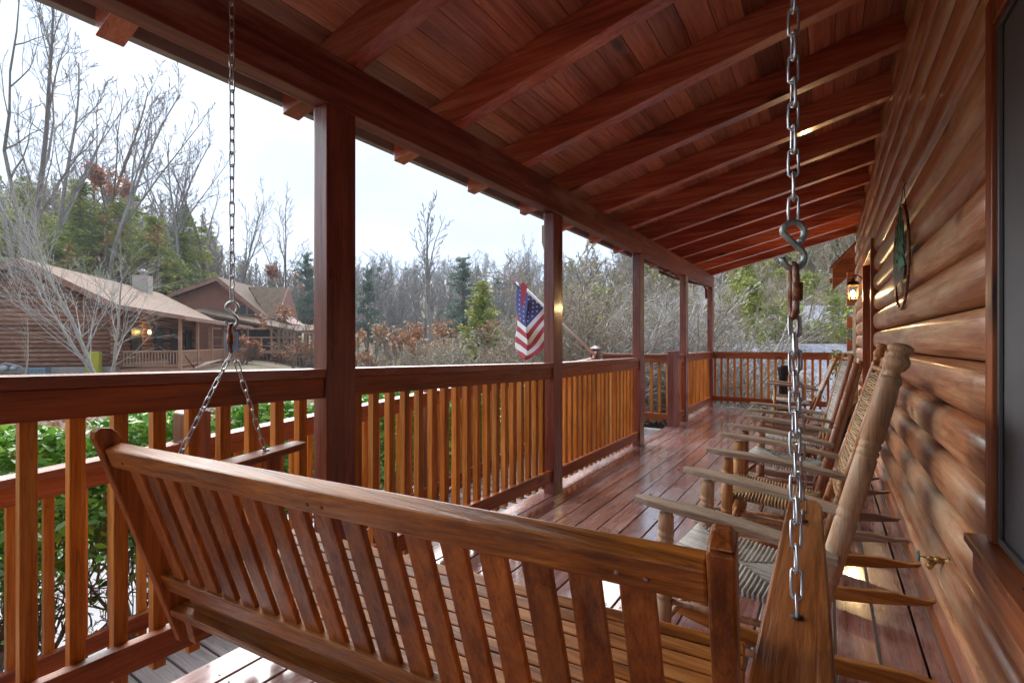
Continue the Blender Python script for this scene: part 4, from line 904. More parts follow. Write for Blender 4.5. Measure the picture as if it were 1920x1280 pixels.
TY = bare('leafing_tree', 108, 'tan', leaf='yellow', leafn=2600, leafsize=.085, leafzone=(.25, 1), height=7, r0=.07, lv=4, nbr=11, first=.12, spread=.8, up=.3, ratio=.5, minr=.008, multi=3)
TP = bare('pale_stem_tree', 109, 'pale', height=7, r0=.10, lv=4, nbr=11, first=.15, spread=.7, up=.35, ratio=.45, minr=.008, multi=3)
SR = bare('rust_shrub', 111, 'brown', leaf='rust', leafn=1100, leafsize=.07, leafzone=(.05, 1), height=3.0, r0=.03, lv=3, nbr=9, first=.1, spread=.6, up=.3, ratio=.5, minr=.007, multi=6, wig=.1)
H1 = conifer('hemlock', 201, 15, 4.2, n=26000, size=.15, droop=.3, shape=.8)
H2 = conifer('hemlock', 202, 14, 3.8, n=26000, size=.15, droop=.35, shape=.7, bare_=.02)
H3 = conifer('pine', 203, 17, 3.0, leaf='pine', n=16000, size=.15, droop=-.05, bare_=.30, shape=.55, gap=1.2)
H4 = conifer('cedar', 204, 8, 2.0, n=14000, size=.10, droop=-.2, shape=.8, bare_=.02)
# left hillside
place(T4, 8, 27, 'thick leaning bare tree at the left edge, cut by the top of the frame', 'tree', vtop=-90, wide=.62)
place(T1, 98, 44, 'tall bare gray tree left of the chain, second from the left edge', 'tree', vtop=60)
place(T3, 165, 50, 'tall bare tree with clumps of orange leaves halfway up, above the log house roof', 'tree', vtop=85)
place(T2, 196, 46, 'tall forked bare gray tree between the orange leaved tree and the chain', 'tree', vtop=70)
place(T2, 292, 52, 'bare tree behind the stone chimney of the left log house', 'tree', vtop=195)
place(T1, 338, 50, 'broad bare tree just left of the left chain', 'tree', vtop=205)
place(T4, 385, 58, 'bare tree with leaning trunk behind the brown gabled house', 'tree', vtop=300)
place(T2, 448, 64, 'thin bare tree rising over the ridge of the brown gabled house', 'tree', vtop=340)
place(T3, 528, 66, 'bare tree with orange leaves low down, just left of the nearest porch post', 'tree', vtop=360)
place(H1, 45, 40, 'yellowish green evergreen over the left end of the log house', 'tree', vtop=330, wide=1.3)
place(H2, 150, 48, 'wide green hemlock behind the log house ridge', 'tree', vtop=335, wide=1.5)
place(H1, 225, 50, 'dark green hemlock behind the middle of the log house roof', 'tree', vtop=370, wide=1.4)
place(H2, 290, 47, 'bright green hemlock beside the stone chimney', 'tree', vtop=400, wide=1.4)
place(H1, 345, 54, 'dark hemlock between the two houses on the left', 'tree', vtop=385, wide=1.3)
place(H3, 577, 60, 'slim pine just left of the nearest porch post', 'tree', vtop=470, wide=.9)
place(TM, 196, 18.5, 'gray many-stemmed bare tree standing in front of the log house', 'tree', vtop=310, rz_=.4, wide=1.3)
place(TS, 46, 19.5, 'thin brown sapling in front of the log house wall', 'tree', vtop=545, wide=.6)
# centre
place(T5, 805, 46, 'tall pale bare tree standing alone against the sky between the first two posts', 'tree', vtop=362, wide=1.1)
place(H3, 690, 62, 'pointed conifer just right of the nearest porch post', 'tree', vtop=500, wide=.9)
place(H3, 868, 66, 'tall pine right of the tall pale tree', 'tree', vtop=478, wide=1.2)
place(T2, 940, 58, 'bare tree above the flag, left of the second post', 'tree', vtop=445)
place(T1, 1000, 62, 'bare tree directly behind the second post', 'tree', vtop=440)
place(H4, 905, 24, 'yellow green cedar left of the flag', 'tree', vtop=525, wide=1.3)
place(SR, 770, 20, 'orange brown twiggy shrub below the tall pale tree', 'shrub', vtop=592)
place(SR, 905, 15, 'small rust coloured shrub below the cedar', 'shrub', vtop=640)
place(SR, 958, 16, 'small rust coloured shrub just left of the flag', 'shrub', vtop=640)
place(SR, 560, 34, 'orange shrub at the end of the brown house', 'shrub', vtop=560)
# thicket around the flag, between the posts and over the end rail
for u, F, vt, lab in ((1070, 24, 470, 'tangled bare tree just right of the second post'), (1120, 20, 480, 'tangled bare tree above the capped newel'), (1175, 26, 455, 'tangled bare tree just left of the third post'), (1235, 22, 480, 'tangled bare tree between the third and fourth posts'), (1300, 26, 500, 'tangled bare tree behind the fourth post')):
    place(T4, u, F, lab, 'tree', vtop=vt, wide=1.25, name='bare_tree', group='bare trees past the ramp')
for u, F, vt, lab in ((1372, 19, 520, 'leafing yellow green tree just right of the corner post'), (1450, 21, 470, 'tall leafing yellow green tree left of the right chain'), (1520, 20, 470, 'densest yellow green tree, right of the right chain'), (1300, 24, 540, 'small leafing tree seen left of the corner post'), (1405, 24, 430, 'tall thin leafing tree rising above the others between corner post and right chain'), (1490, 26, 440, 'leafing tree behind the right chain hook')):
    place(TY, u, F, lab, 'tree', vtop=vt, wide=1.0, group='leafing trees past the end railing')
place(TP, 1425, 17, 'pale many-stemmed bare tree behind the end railing', 'tree', vtop=500, wide=.9)
place(H1, 1420, 52, 'soft green evergreen on the slope above the end railing', 'tree', vtop=400, wide=1.6)
place(H2, 1350, 58, 'evergreen on the slope above the corner post', 'tree', vtop=430, wide=1.6)

for u, F, vt, lab in ((1088, 11.5, 540, 'arching pale bare shrub just above the capped newel'), (1150, 13, 520, 'arching pale bare shrub left of the third post'), (1238, 13.5, 530, 'arching pale bare shrub between the third and fourth posts'), (1295, 12.5, 560, 'arching pale bare shrub behind the fourth post')):
    place(TP, u, F, lab, 'shrub', vtop=vt, wide=1.5, name='pale_shrub', group='pale shrubs past the ramp')
for u, F, vt, lab in ((705, 17, 600, 'rust and tan twiggy shrub beside the nearest post'), (850, 22, 585, 'twiggy orange shrub right of the tall pale tree'), (1125, 18, 570, 'rusty shrub among the brambles above the capped newel')):
    place(SR, u, F, lab, 'shrub', vtop=vt, wide=1.2)
place(TY, 1150, 17, 'leafing yellow green tree among the brambles between the second and third posts', 'tree', vtop=530)
place(TY, 1085, 21, 'small leafing tree just right of the second post', 'tree', vtop=500)

# masses nobody could count
def scatter(protos_args, spots, name, mats, k=3, leafkey=None, leafn=0, leafsize=.1, seed=1):
    g = np.random.default_rng(seed); base = []
    for a in protos_args:
        rng = random.Random(a['seed']); kk = {x: y for x, y in a.items() if x != 'seed'}; base.append(grow(rng, **kk))
    Vs = []; Fs = []; n = 0; LC = []; 
    for (R, F, h) in spots:
        P0, P1, r0, r1, lv = base[g.integers(len(base))]; s = h/P1[:, 2].max(); a = g.random()*6.28; ca, sa = math.cos(a), math.sin(a); Rm = np.array([[ca, -sa, 0], [sa, ca, 0], [0, 0, 1]])
        o = np.array(RF(R, F, gz(R, F))); A0 = P0@Rm.T*s+o; A1 = P1@Rm.T*s+o; V, F_ = segmesh(A0, A1, r0, r1, k); Vs.append(V); Fs.append(F_+n); n += len(V)
        if leafn: t = A1[lv >= 2]; LC.append(t[g.integers(0, len(t), leafn)]+g.normal(size=(leafn, 3))*leafsize*2)
    V = np.concatenate(Vs); F_ = np.concatenate(Fs); o = npmesh(name, V, F_, g.random(len(F_)), mats); tag(o, kind='stuff')
    if leafn:
        c = np.concatenate(LC); V, F_ = leaves(c, leafsize, g); lo_ = npmesh('leaves', V, F_, g.random(len(F_)), LF[leafkey], o)
    return o
g = np.random.default_rng(9)
def spots(n, u0, u1, F0, F1, h0, h1): return [((u-960)/920*F, F, g.uniform(h0, h1)) for u, F in ((g.uniform(u0, u1), math.exp(g.uniform(math.log(F0), math.log(F1)))) for _ in range(n))]
far = dict(height=14, r0=.16, lv=3, nbr=11, first=.3, spread=.75, up=.5, ratio=.42, minr=.04)
w1 = scatter([dict(seed=301, **far), dict(seed=302, **far), dict(seed=303, **far)], spots(430, 560, 1340, 66, 190, 10, 17), 'far_woods', B['gray'])
tag(w1, 'mass of far bare woods on the hill across the middle', 'woods')
w2 = scatter([dict(seed=304, **far), dict(seed=305, **far)], spots(95, -80, 390, 56, 110, 10, 16)+spots(80, 370, 600, 70, 125, 9, 15), 'hillside_woods', B['gray'], leafkey='autumn', leafn=40, leafsize=.2)
tag(w2, 'mass of bare gray woods on the hillside at the left', 'woods')
w3 = scatter([dict(seed=306, **far), dict(seed=307, **far)], spots(240, 1020, 1760, 34, 90, 6, 12), 'slope_woods', B['tan'], leafkey='yellow', leafn=60, leafsize=.16)
tag(w3, 'mass of brown and yellow woods on the slope at the right', 'woods')
br = dict(height=3, r0=.03, lv=3, nbr=9, first=.08, spread=1.05, up=.05, ratio=.62, minr=.012, multi=6, wig=.17)
w4 = scatter([dict(seed=308, **br), dict(seed=309, **br)], spots(80, 640, 960, 12, 34, 1.4, 2.8)+spots(90, 960, 1340, 12, 34, 2., 5.5), 'thicket', B['tan'], leafkey='yellow', leafn=45, leafsize=.06)
tag(w4, 'tangle of tan brambles beyond the ramp railing', 'thicket')
w5 = scatter([dict(seed=310, **br)], spots(22, 1330, 1480, 13.5, 24, 2.4, 4.2), 'undergrowth', B['tan'], leafkey='yellow', leafn=120, leafsize=.06)
tag(w5, 'twiggy undergrowth past the end railing', 'undergrowth')
# evergreen mass on the hillside and far hill
def everg(n, u0, u1, F0, F1, h0, h1, name, leaf, lab, seed, size):
    gg = np.random.default_rng(seed); c = []; val = []; trunks0 = []; trunks1 = []
    for _ in range(n):
        u = gg.uniform(u0, u1); F = gg.uniform(F0, F1); R = (u-960)/920*F; h = gg.uniform(h0, h1); o = np.array(RF(R, F, gz(R, F))); nb = int(30); trunks0.append(o); trunks1.append(o+np.array([0, 0, h]))
        for b in range(nb):
            q = gg.random()**.8; z = h*(.1+.88*q); rr = h*.24*(1-q)**.7+.2; a = gg.random()*6.28; ln = rr*gg.uniform(.5, 1.1); m_ = 16; s = gg.random(m_)
            pc = o+np.stack([np.cos(a)*ln*s, np.sin(a)*ln*s, z-ln*.15*s], 1)+gg.normal(size=(m_, 3))*np.array([.3, .3, .12])*rr*.5; c.append(pc); val.append(np.full(m_, np.clip(gg.normal(.5, .22), 0, 1)))
    c = np.concatenate(c); val = np.concatenate(val); V, F_ = leaves(c, size, gg, flat=.35, aspect=.45); o = npmesh(name, V, F_, np.clip(val+gg.normal(size=len(val))*.1, 0, 1), LF[leaf]); tag(o, lab, 'woods', kind='stuff')
    t0 = np.array(trunks0); t1 = np.array(trunks1); V, F_ = segmesh(t0, t1, np.full(len(t0), .14), np.full(len(t0), .03), 5); npmesh('trunks', V, F_, gg.random(len(F_)), B['brown'], o)
everg(30, -60, 400, 52, 90, 9, 14, 'evergreen_woods', 'hemlock', 'mass of green evergreens on the left hillside', 71, .34)
everg(24, 600, 1320, 75, 170, 9, 16, 'far_evergreens', 'pine', 'mass of far dark evergreens on the hill in the middle', 72, .42)
everg(75, 1150, 1720, 44, 90, 7, 12, 'slope_evergreens', 'hemlock', 'mass of green evergreens on the slope at the right', 73, .32)
everg(16, -60, 130, 36, 50, 6, 10, 'autumn_growth', 'autumn', 'yellow and orange undergrowth above the left end of the log house', 74, .16)
everg(10, 170, 300, 44, 54, 8, 12, 'autumn_growth', 'autumn', 'orange and green young growth behind the log house chimney', 75, .16)
for u, F, vt, lab, pr in ((15, 36, 400, 'bushy yellow green tree over the far left end of the log roof', H2), (120, 42, 430, 'short bright evergreen just above the log house ridge', H1), (320, 49, 470, 'small evergreen right of the chimney', H1)):
    place(pr, u, F, lab, 'tree', vtop=vt, wide=1.7)
# hedge of glossy shrubs beyond the ramp
def hedge_shrub(name, seed, h, r):
    gg = np.random.default_rng(seed); t = bpy.data.objects.new(name, None); C.objects.link(t); ORG[t.name] = Vector((0, 0, 0))
    P0, P1, r0, r1, lv = grow(random.Random(seed), height=h*.9, r0=.022, lv=3, nbr=8, first=.15, spread=.9, up=.2, ratio=.55, minr=.004, multi=6, wig=.12)
    P0 = P0*np.array([1, 1, 1]); s = r/max(.1, np.abs(P1[:, :2]).max()); P0[:, :2] *= s; P1[:, :2] *= s; V, F_ = segmesh(P0, P1, r0, r1, 4); npmesh('stems', V, F_, gg.random(len(F_)), B['brown'], t)
    n = 5200; a = gg.random(n)*6.28; q = gg.random(n)**.55; z = h*(.30+.70*q); prof_ = r*(1.03-.55*np.clip((z/h-.6)/.4, 0, 1)**2); rr = prof_*np.sqrt(gg.random(n))*(1+.18*np.sin(a*5+z*6)); z = z*(1-.12*(rr/r)**2)
    c = np.stack([rr*np.cos(a), rr*np.sin(a), z], 1); keep = gg.random(n) < np.clip((z/h-.28)*2.4, .10, 1); c = c[keep]; zz_ = z[keep]
    V, F_ = leaves(c, .038, gg, flat=.6, aspect=.42); npmesh('foliage', V, F_, np.clip(gg.normal(.45, .25, len(F_)), 0, 1), LF['laurel'], t); t['h'] = h; return t
HS = hedge_shrub('hedge_shrub', 401, 1.8, .72); HS2 = hedge_shrub('hedge_shrub', 402, 1.75, .68)
first = {HS.name: HS, HS2.name: HS2}; done = set()
labs = ['below the left edge of the frame', 'left of the swing back post', 'behind the swing back post', 'behind the left swing chain', 'left of the nearest post', 'right of the nearest post', 'behind the middle of the second railing', 'before the second post', 'behind the second post', 'lower down past the third bay']
k = 0
for y, x, h in ((-.15, -3.85, 1.75), (.75, -3.95, 1.85), (1.55, -4.0, 1.80), (2.4, -3.95, 1.85), (3.2, -3.9, 1.8), (4.0, -3.95, 1.85), (4.8, -3.9, 1.8), (5.6, -3.95, 1.75), (6.4, -3.9, 1.7)):
    pr = HS if k % 2 == 0 else HS2
    o = pr if pr.name not in done else copy_tree(pr); done.add(pr.name); s = h/1.8
    o.location = (x, y, -1.08); o.scale = (s, s, s); o.rotation_euler = (0, 0, k*1.7); tag(o, 'glossy green hedge shrub beyond the ramp, '+labs[k], 'shrub', 'hedge shrubs along the ramp'); k += 1
# grass and ground leaves near
gg = np.random.default_rng(5); n = 26000; F_s = gg.uniform(5, 22, n); az = gg.uniform(-1.15, .1, n); R_s = az*F_s; z = hgt(R_s, F_s); c = np.stack([R_s*CS-F_s*SN, R_s*SN+F_s*CS, z+.02], 1)
keep = c[:, 0] < -3.5; c = c[keep]; V, F_ = leaves(c, .06, gg, flat=.25, aspect=.5); tag(npmesh('fallen_leaves', V, F_, gg.random(len(F_)), LF['rust']), 'brown fallen leaves scattered over the bank', 'leaves', kind='stuff')
n = 16000; xs = gg.uniform(-9, -6, n); ys_ = gg.uniform(-1, 9, n); R_s = xs*CS+ys_*SN; F_s = -xs*SN+ys_*CS; z = hgt(R_s, F_s); c = np.stack([xs, ys_, z+.05], 1); V, F_ = leaves(c, .07, gg, flat=2.5, aspect=.15); tag(npmesh('grass', V, F_, gg.random(len(F_)), LF['laurel']), 'strip of short green grass beside the drive', 'grass', kind='stuff')

# ================================================================ HOUSES
class FR:
    """local frame on the camera-facing plane: x right, y away, anchored at (u,v,F)"""
    def __init__(s, u, F, zb, ux, uy):
        s.o = RF((u-960)/920*F, F, zb); n = math.hypot(ux, uy); s.y = Vector(((ux*CS-uy*SN)/n, (ux*SN+uy*CS)/n, 0)); s.x = Vector((s.y.y, -s.y.x, 0))
    def __call__(s, x, y, z): return s.o+s.x*x+s.y*y+Vector((0, 0, z))
    def box(s, mb, x0, y0, z0, x1, y1, z1, rnd=None):
        v = [s(*p) for p in ((x0, y0, z0), (x1, y0, z0), (x1, y1, z0), (x0, y1, z0), (x0, y0, z1), (x1, y0, z1), (x1, y1, z1), (x0, y1, z1))]
        mb.add(v, [(3, 2, 1, 0), (4, 5, 6, 7), (0, 1, 5, 4), (1, 2, 6, 5), (2, 3, 7, 6), (3, 0, 4, 7)], rnd)
    def slab(s, mb, pts, th):
        n = len(pts); v = [s(*p) for p in pts]+[s(p[0], p[1], p[2]-th) for p in pts]; mb.add(v, [tuple(range(n)), tuple(range(2*n-1, n-1, -1))]+[(i, n+i, n+(i+1) % n, (i+1) % n) for i in range(n)])
def shingle(name, cols, sc_=1.):
    m = noisy(name, cols, 3.5, .85, bump=.2); N = m.node_tree; b = N.nodes['Principled BSDF']; lk = N.links.new
    tc = nd(m, 'ShaderNodeTexCoord'); br_ = nd(m, 'ShaderNodeTexBrick'); inp(br_, 'Scale', 4*sc_); inp(br_, 'Mortar Size', .02); inp(br_, 'Row Height', .5); br_.inputs['Color1'].default_value = (.75, .75, .75, 1); br_.inputs['Color2'].default_value = (1.1, 1.1, 1.1, 1); br_.inputs['Mortar'].default_value = (.45, .45, .45, 1)
    mp = nd(m, 'ShaderNodeMapping'); mp.inputs['Rotation'].default_value = (.6, 0, .5); lk(tc.outputs['Object'], mp.inputs[0]); lk(mp.outputs[0], br_.inputs['Vector'])
    src = b.inputs['Base Color'].links[0].from_socket; mm = nd(m, 'ShaderNodeMix', data_type='RGBA', blend_type='MULTIPLY'); inp(mm, 0, 1.); lk(src, mm.inputs[6]); lk(br_.outputs[0], mm.inputs[7]); lk(mm.outputs[2], b.inputs['Base Color']); return m
RT = shingle('tan_shingle', [(.19, .115, .075), (.27, .17, .115), (.33, .22, .155)]); RB = shingle('brown_shingle', [(.11, .065, .035), (.17, .105, .06), (.21, .14, .085)]); RG = shingle('gray_shingle', [(.24, .24, .28), (.33, .33, .38), (.38, .38, .43)], 1.2)
HL = noisy('house_log', [(.14, .06, .035), (.27, .125, .075), (.36, .20, .13)], 3, .7, vec=(1, 1, 4), attr=.25)
HW = noisy('house_trim', [(.20, .09, .06), (.30, .14, .10), (.34, .18, .13)], 3, .6)
HR = noisy('house_rail', [(.30, .15, .09), (.40, .21, .13), (.44, .25, .17)], 3, .6)
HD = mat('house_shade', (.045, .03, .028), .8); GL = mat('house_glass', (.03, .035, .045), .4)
# house one: gable wall of stacked logs
h1 = thing('log_house', RF((215-960)/920*24, 24, -.2), 'log house with tan shingle roof and stone chimney across the yard at the left', 'house')
f1 = FR(215, 24, -.2, -.30, .954)
mb = MB(); nlog = 21; pit = 5.25/25
for i in range(25):
    z = .28+i*pit; xc = -3.45; half = 3.45 if z < 3.15 else 3.45*(5.1-z)/(5.1-3.15)
    if half < .2: break
    mb.lathe(f1(xc-half, 0, z+pit/2), f1(xc+half-.02, 0, z+pit/2), [(0, pit*.52), (1, pit*.52)], 10)
    if z < 2.95: mb.lathe(f1(0, -.25, z+pit/2+pit*.5), f1(0, 12.5, z+pit/2+pit*.5), [(0, pit*.50), (1, pit*.50)], 8); mb.lathe(f1(-.2, 0, z+pit/2), f1(.28, 0, z+pit/2), [(0, pit*.5), (1, pit*.5)], 8)
mb.build('wall', HL, h1, recalc=False)
mb = MB(); f1.box(mb, -6.9, .02, -.1, -.05, .2, 3.1); f1.slab(mb, [(-6.9, .05, .25), (0, .05, .25), (0, .05, .25)], .01) if False else None; f1.box(mb, -6.9, -.16, -.6, .1, .3, .26); mb.build('foundation', noisy('foundation', [(.34, .30, .27), (.44, .40, .37)], 3, .9), h1)
mb = MB(); f1.slab(mb, [(-3.45, -.6, 5.32), (.35, -.6, 3.25), (.35, 16.3, 3.25), (-3.45, 16.3, 5.32)], .14); f1.slab(mb, [(-7.4, -.6, 3.15), (-3.45, -.6, 5.318), (-3.45, 16.3, 5.318), (-7.4, 16.3, 3.15)], .14); f1.slab(mb, [(.352, -.6, 3.245), (3.1, -.6, 2.76), (3.1, 16.3, 2.76), (.352, 16.3, 3.245)], .12); mb.build('roof', RT, h1)
mb = MB(); f1.slab(mb, [(-3.45, -.66, 5.27), (.36, -.66, 3.19), (.36, -.60, 3.19), (-3.45, -.60, 5.27)], .24); f1.slab(mb, [(-7.4, -.66, 3.09), (-3.4505, -.66, 5.27), (-3.4505, -.601, 5.27), (-7.4, -.601, 3.09)], .24); f1.slab(mb, [(.37, -.66, 3.2), (3.1, -.66, 2.72), (3.1, -.60, 2.72), (.37, -.60, 3.2)], .16); f1.box(mb, 3.1, -.6, 2.55, 3.14, 16.3, 2.70); mb.build('rake_board', HW, h1)
mb = MB(); f1.box(mb, -3.5, 11.4, 4.3, -2.55, 12.2, 6.1); ch1 = mb.build('chimney', noisy('chimney_stucco', [(.40, .37, .33), (.52, .49, .44)], 4, .9), h1)
mb = MB(); mb.lathe(f1(-3.0, 11.8, 6.09), f1(-3.0, 11.8, 6.55), [(0, .17), (.5, .17), (.52, .28), (.8, .30), (.82, .12), (1, .1)], 12); mb.build('chimney_cap', mat('cap_metal', (.45, .45, .47), .35, .8), ch1)
mb = MB(); f1.box(mb, .0, -.1, -.05, 2.85, 16, .10); f1.box(mb, .0, -.12, -.6, 2.86, .0, -.06); mb.build('porch_deck', HR, h1)
for k_, y in enumerate((0, 2.8, 5.6, 8.4, 11.2, 14, 16)):
    mb = MB(); f1.box(mb, 2.68, y, .101, 2.82, y+.14, 2.62); mb.build('porch_post', HR, h1)
mb = MB(); f1.box(mb, .12, .03, .95, 2.68, .09, 1.03); f1.box(mb, .12, .03, .24, 2.68, .09, .31)
for i in range(19): f1.box(mb, .2+i*.132, .04, .311, .245+i*.132, .08, .949)
f1.box(mb, 2.72, .15, .95, 2.78, 16, 1.03); f1.box(mb, 2.72, .15, .24, 2.78, 16, .31)
for i in range(118): f1.box(mb, 2.73, .2+i*.134, .311, 2.77, .25+i*.134, .949)
mb.build('porch_railing', HR, h1)
for y in (1.5, 4.6, 10.): mb = MB(); f1.box(mb, .02, y, .9, .14, y+1.3, 2.3); mb.build('window', GL, h1)
mb = MB(); f1.box(mb, .02, 7.2, .11, .14, 8.3, 2.3); mb.build('door', GL, h1)
mb = MB(); c = f1(.45, 2.9, 1.9); mb.lathe(c, c+Vector((0, 0, .22)), [(0, .05), (.5, .07), (1, .03)], 10); mb.build('porch_lamp', mat('far_lamp', (1, .8, .4), .4, emit=(1, .62, .18), estr=14), h1)
yb = thing('utility_cabinet', f1(-.55, -.6, 0), 'yellow metal utility cabinet standing before the log house corner', 'cabinet')
mb = MB(); f1.box(mb, -.85, -.75, -.2, -.32, -.45, 1.0); f1.box(mb, -.83, -.77, .05, -.34, -.752, .97); mb.build('body', noisy('yellow_paint', [(.40, .36, .03), (.52, .47, .05)], 5, .6), yb, bevel=.02)
mb = MB(); f1.box(mb, -.86, -.76, -.36, -.31, -.44, -.201); mb.build('base', mat('base_gray', (.4, .4, .4), .8), yb)
hv = thing('gas_meter', f1(-3.8, -.7, 0), 'gray pipework meter low against the log house wall', 'meter')
mb = MB()
for dx, rr in ((0, .16), (.35, .12)): c = f1(-3.9+dx, -.7, .25); mb.lathe(c-f1.y*.12, c+f1.y*.12, [(0, rr*.7), (.2, rr), (.8, rr), (1, rr*.7)], 12)
mb.tube([f1(-4.3, -.6, -.1), f1(-4.3, -.6, .3), f1(-3.9, -.6, .5), f1(-3.3, -.6, .3), f1(-3.2, -.6, -.1)], .035, 6); mb.build('body', mat('meter_gray', (.42, .44, .45), .5, .3), hv)
ub = thing('utility_box', f1(-2.6, -.8, 0), 'low blue gray equipment box on the ground by the log house', 'box')
mb = MB(); f1.box(mb, -3.0, -.95, -.2, -2.25, -.55, .28)
for i in range(6): f1.box(mb, -2.95+i*.12, -.975, -.12, -2.89+i*.12, -.952, .22)
mb.build('body', mat('box_blue', (.20, .27, .32), .5), ub, bevel=.02)
# house two
h2 = thing('gabled_house', RF((420-960)/920*45, 45, -.3), 'two storey brown gabled house with a screened porch behind the log house', 'house')
f2 = FR(420, 45, -.5, -.12, .99); k2 = 45/920
def X2_(u): return (u-420)*k2
def Z2_(v): return 1.7-(v-643)*k2
mb = MB(); poly = [(X2_(340), Z2_(556)), (X2_(413), Z2_(526)), (X2_(492), Z2_(600)), (X2_(492), Z2_(700)), (X2_(340), Z2_(700))]
for (x0, z0) in (): pass
f2.slab(mb, [], 0) if False else None
pv = [f2(x, 0, z) for x, z in poly]+[f2(x, 9, z) for x, z in poly]; mb.add(pv, [(0, 1, 2, 3, 4), (9, 8, 7, 6, 5)]+[(i, 5+i, 5+(i+1) % 5, (i+1) % 5) for i in range(5)]); mb.build('wall', noisy('brown_siding', [(.20, .07, .04), (.33, .125, .07)], 2, .7, vec=(1, 1, 14)), h2)
def roofslab(mb, u0, v0, u1, v1, y0, y1, th=.2): f2.slab(mb, [(X2_(u0), y0, Z2_(v0)), (X2_(u1), y0, Z2_(v1)), (X2_(u1), y1, Z2_(v1)), (X2_(u0), y1, Z2_(v0))], th)
mb = MB(); roofslab(mb, 330, 553, 414, 520, -.8, 9.5); roofslab(mb, 414.05, 520, 506, 598, -.8, 9.5); mb.build('roof', RB, h2)
mb = MB(); roofslab(mb, 330, 555, 413.9, 522, -.86, -.803, .34); roofslab(mb, 414.1, 522, 506, 600, -.86, -.803, .34); mb.build('rake_board', HW, h2)
mb = MB(); f2.slab(mb, [(X2_(438), 3.2, Z2_(530)), (X2_(513), 3.2, Z2_(530)), (X2_(513), -.2, Z2_(596)), (X2_(500), -.2, Z2_(596))], .2); mb.build('dormer_roof', RB, h2)
mb = MB(); pts = [(3.3, Z2_(528)), (-.3, Z2_(600)), (6.5, Z2_(600))]; v = [f2(X2_(513.2), y, z) for y, z in pts]+[f2(X2_(516), y, z) for y, z in pts]; mb.add(v, [(0, 1, 2), (5, 4, 3), (0, 3, 4, 1), (1, 4, 5, 2), (2, 5, 3, 0)]); roofslab(mb, 516.5, 588, 540, 606, -.2, 4, .15); mb.build('dormer_gable', HW, h2)
for a, b_ in ((447, 459), (463, 474)): mb = MB(); f2.box(mb, X2_(a), -.04, Z2_(588), X2_(b_), .02, Z2_(572 if a < 460 else 580)); mb.build('window', GL, h2)
mb = MB(); f2.box(mb, X2_(444), -.07, Z2_(591), X2_(477), -.041, Z2_(588.2)); f2.box(mb, X2_(459.2), -.07, Z2_(588), X2_(462.8), -.041, Z2_(570)); mb.build('window_trim', HR, h2)
mb = MB(); f2.slab(mb, [(X2_(395), -3.4, Z2_(586)), (X2_(398), -.1, Z2_(577)), (X2_(503), -.1, Z2_(598)), (X2_(572), 1.5, Z2_(619)), (X2_(572), -3.4, Z2_(621))], .18); f2.slab(mb, [(X2_(503), -.1, Z2_(598)), (X2_(572), -3.3, Z2_(621)), (X2_(572), 9, Z2_(612)), (X2_(503), 9, Z2_(598))], .15) ; mb.build('porch_roof', RB, h2)
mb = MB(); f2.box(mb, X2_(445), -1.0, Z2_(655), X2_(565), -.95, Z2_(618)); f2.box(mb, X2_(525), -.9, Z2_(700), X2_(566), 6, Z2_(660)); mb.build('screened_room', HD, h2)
mb = MB(); f2.box(mb, X2_(425), -3.3, Z2_(661), X2_(568), -1.05, Z2_(656)); f2.box(mb, X2_(425), -3.3, Z2_(634.5), X2_(568), -3.22, Z2_(632)); f2.box(mb, X2_(425), -3.3, Z2_(619), X2_(520), -3.22, Z2_(616)); f2.box(mb, X2_(425), -3.3, Z2_(649), X2_(568), -3.22, Z2_(647))
mb.build('porch_deck', HR, h2)
for u in (425, 464, 487, 511, 528, 540, 548, 555, 561, 566):
    mb = MB(); hh = 634 if u in (464, 487, 511) else 617; f2.box(mb, X2_(u)-(.08 if hh == 617 and u < 530 else .05), -3.3, Z2_(655.5), X2_(u)+.05, -3.18, Z2_(hh)); mb.build('porch_post', HR, h2)
mb = MB()
for i in range(32): f2.box(mb, X2_(440+i*4), -2.6, Z2_(702), X2_(442.4+i*4), -2.5, Z2_(661.3), rnd=random.random())
mb.build('lower_fence', HL, h2)
rs = bare('red_shrub', 120, 'brown', leaf='orange', leafn=900, leafsize=.07, leafzone=(0, 1), height=1.6, r0=.03, lv=3, nbr=8, first=.1, spread=.9, up=.2, ratio=.55, minr=.01, multi=5)
place(rs, 455, 33, 'low reddish shrub in front of the gabled house', 'shrub', h=1.8, wide=1.4)
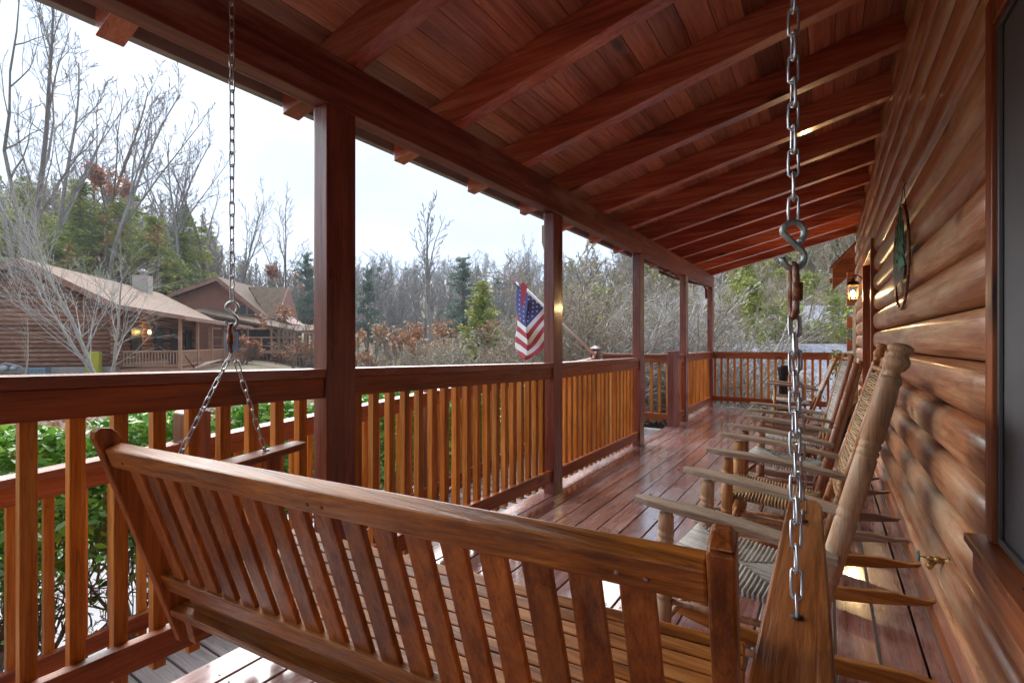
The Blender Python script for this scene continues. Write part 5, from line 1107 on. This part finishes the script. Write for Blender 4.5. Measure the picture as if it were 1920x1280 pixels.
# gray roofed house on the right, beyond the end railing
h3 = thing('gray_roof_house', RF((1545-960)/920*27, 27, 0), 'house with a gray shingle roof seen past the end railing under the lantern', 'house')
f3 = FR(1545, 27, 0, .1, 1); k3 = 27/920
def X3(u): return (u-1545)*k3
def Z3(v): return 1.2-(v-643)*k3
mb = MB(); f3.slab(mb, [(X3(1488), -.5, Z3(612)), (X3(1640), -.5, Z3(612)), (X3(1640), 4, Z3(562)), (X3(1522), 4, Z3(562))], .15); f3.slab(mb, [(X3(1640), 4.05, Z3(562)), (X3(1522), 4.05, Z3(562)), (X3(1488), 8.5, Z3(612)), (X3(1640), 8.5, Z3(612))], .15); mb.build('roof', RG, h3)
mb = MB(); f3.box(mb, X3(1500), .4, Z3(760), X3(1640), 8, Z3(614.5)); mb.build('wall', noisy('dark_siding', [(.08, .05, .05), (.13, .085, .08)], 2, .8), h3)
mb = MB(); f3.box(mb, X3(1488), -.56, Z3(617), X3(1640), -.51, Z3(611)); f3.box(mb, X3(1490), -.4, Z3(650), X3(1640), -.3, Z3(647))
for u in (1492, 1530, 1568, 1606): f3.box(mb, X3(u), -.4, Z3(760), X3(u)+.16, -.24, Z3(616))
mb.build('porch_frame', noisy('frame_tan', [(.26, .18, .14), (.34, .25, .2)], 3, .7), h3)
# long low outbuilding whose gray roof is level with the rail
h4 = thing('low_roof_building', RF(2.5, 14.5, -1), 'long low building whose pale gray shingle roof shows through the end railing', 'building')
f4 = FR(1400, 15, 0, .02, 1); k4 = 15/920
mb = MB(); f4.slab(mb, [(-3.6, -.9, -.75), (8, -.9, -.75), (8, 3.2, 1.17), (-3.2, 3.2, 1.17)], .12); f4.slab(mb, [(8, 3.25, 1.17), (-3.2, 3.25, 1.17), (-3.6, 7.4, -.75), (8, 7.4, -.75)], .12); mb.build('roof', RG, h4)
mb = MB(); f4.box(mb, -3.2, -.3, -2.6, 8, 6.8, -.80); mb.build('wall', noisy('low_wall', [(.16, .11, .09), (.24, .17, .14)], 2, .8), h4)
# ================================================================ HAZE
mb = MB(); zlo = float(ZZ.min())-1
mb.box(-430, -430, zlo, 430, 430, 48.)
hm = bpy.data.materials.new('haze_air'); hm.use_nodes = True; hm.node_tree.nodes.clear(); vo = hm.node_tree.nodes.new('ShaderNodeVolumePrincipled'); vo.inputs['Density'].default_value = .0006; vo.inputs['Color'].default_value = (.78, .86, .95, 1); vo.inputs['Anisotropy'].default_value = .2; oo = hm.node_tree.nodes.new('ShaderNodeOutputMaterial'); hm.node_tree.links.new(vo.outputs[0], oo.inputs['Volume'])
USE_HAZE = True
if USE_HAZE: hz_ = mb.build('haze', hm); tag(hz_, kind='stuff')
for o in bpy.data.objects:
    if 'h' in o.keys(): del o['h']
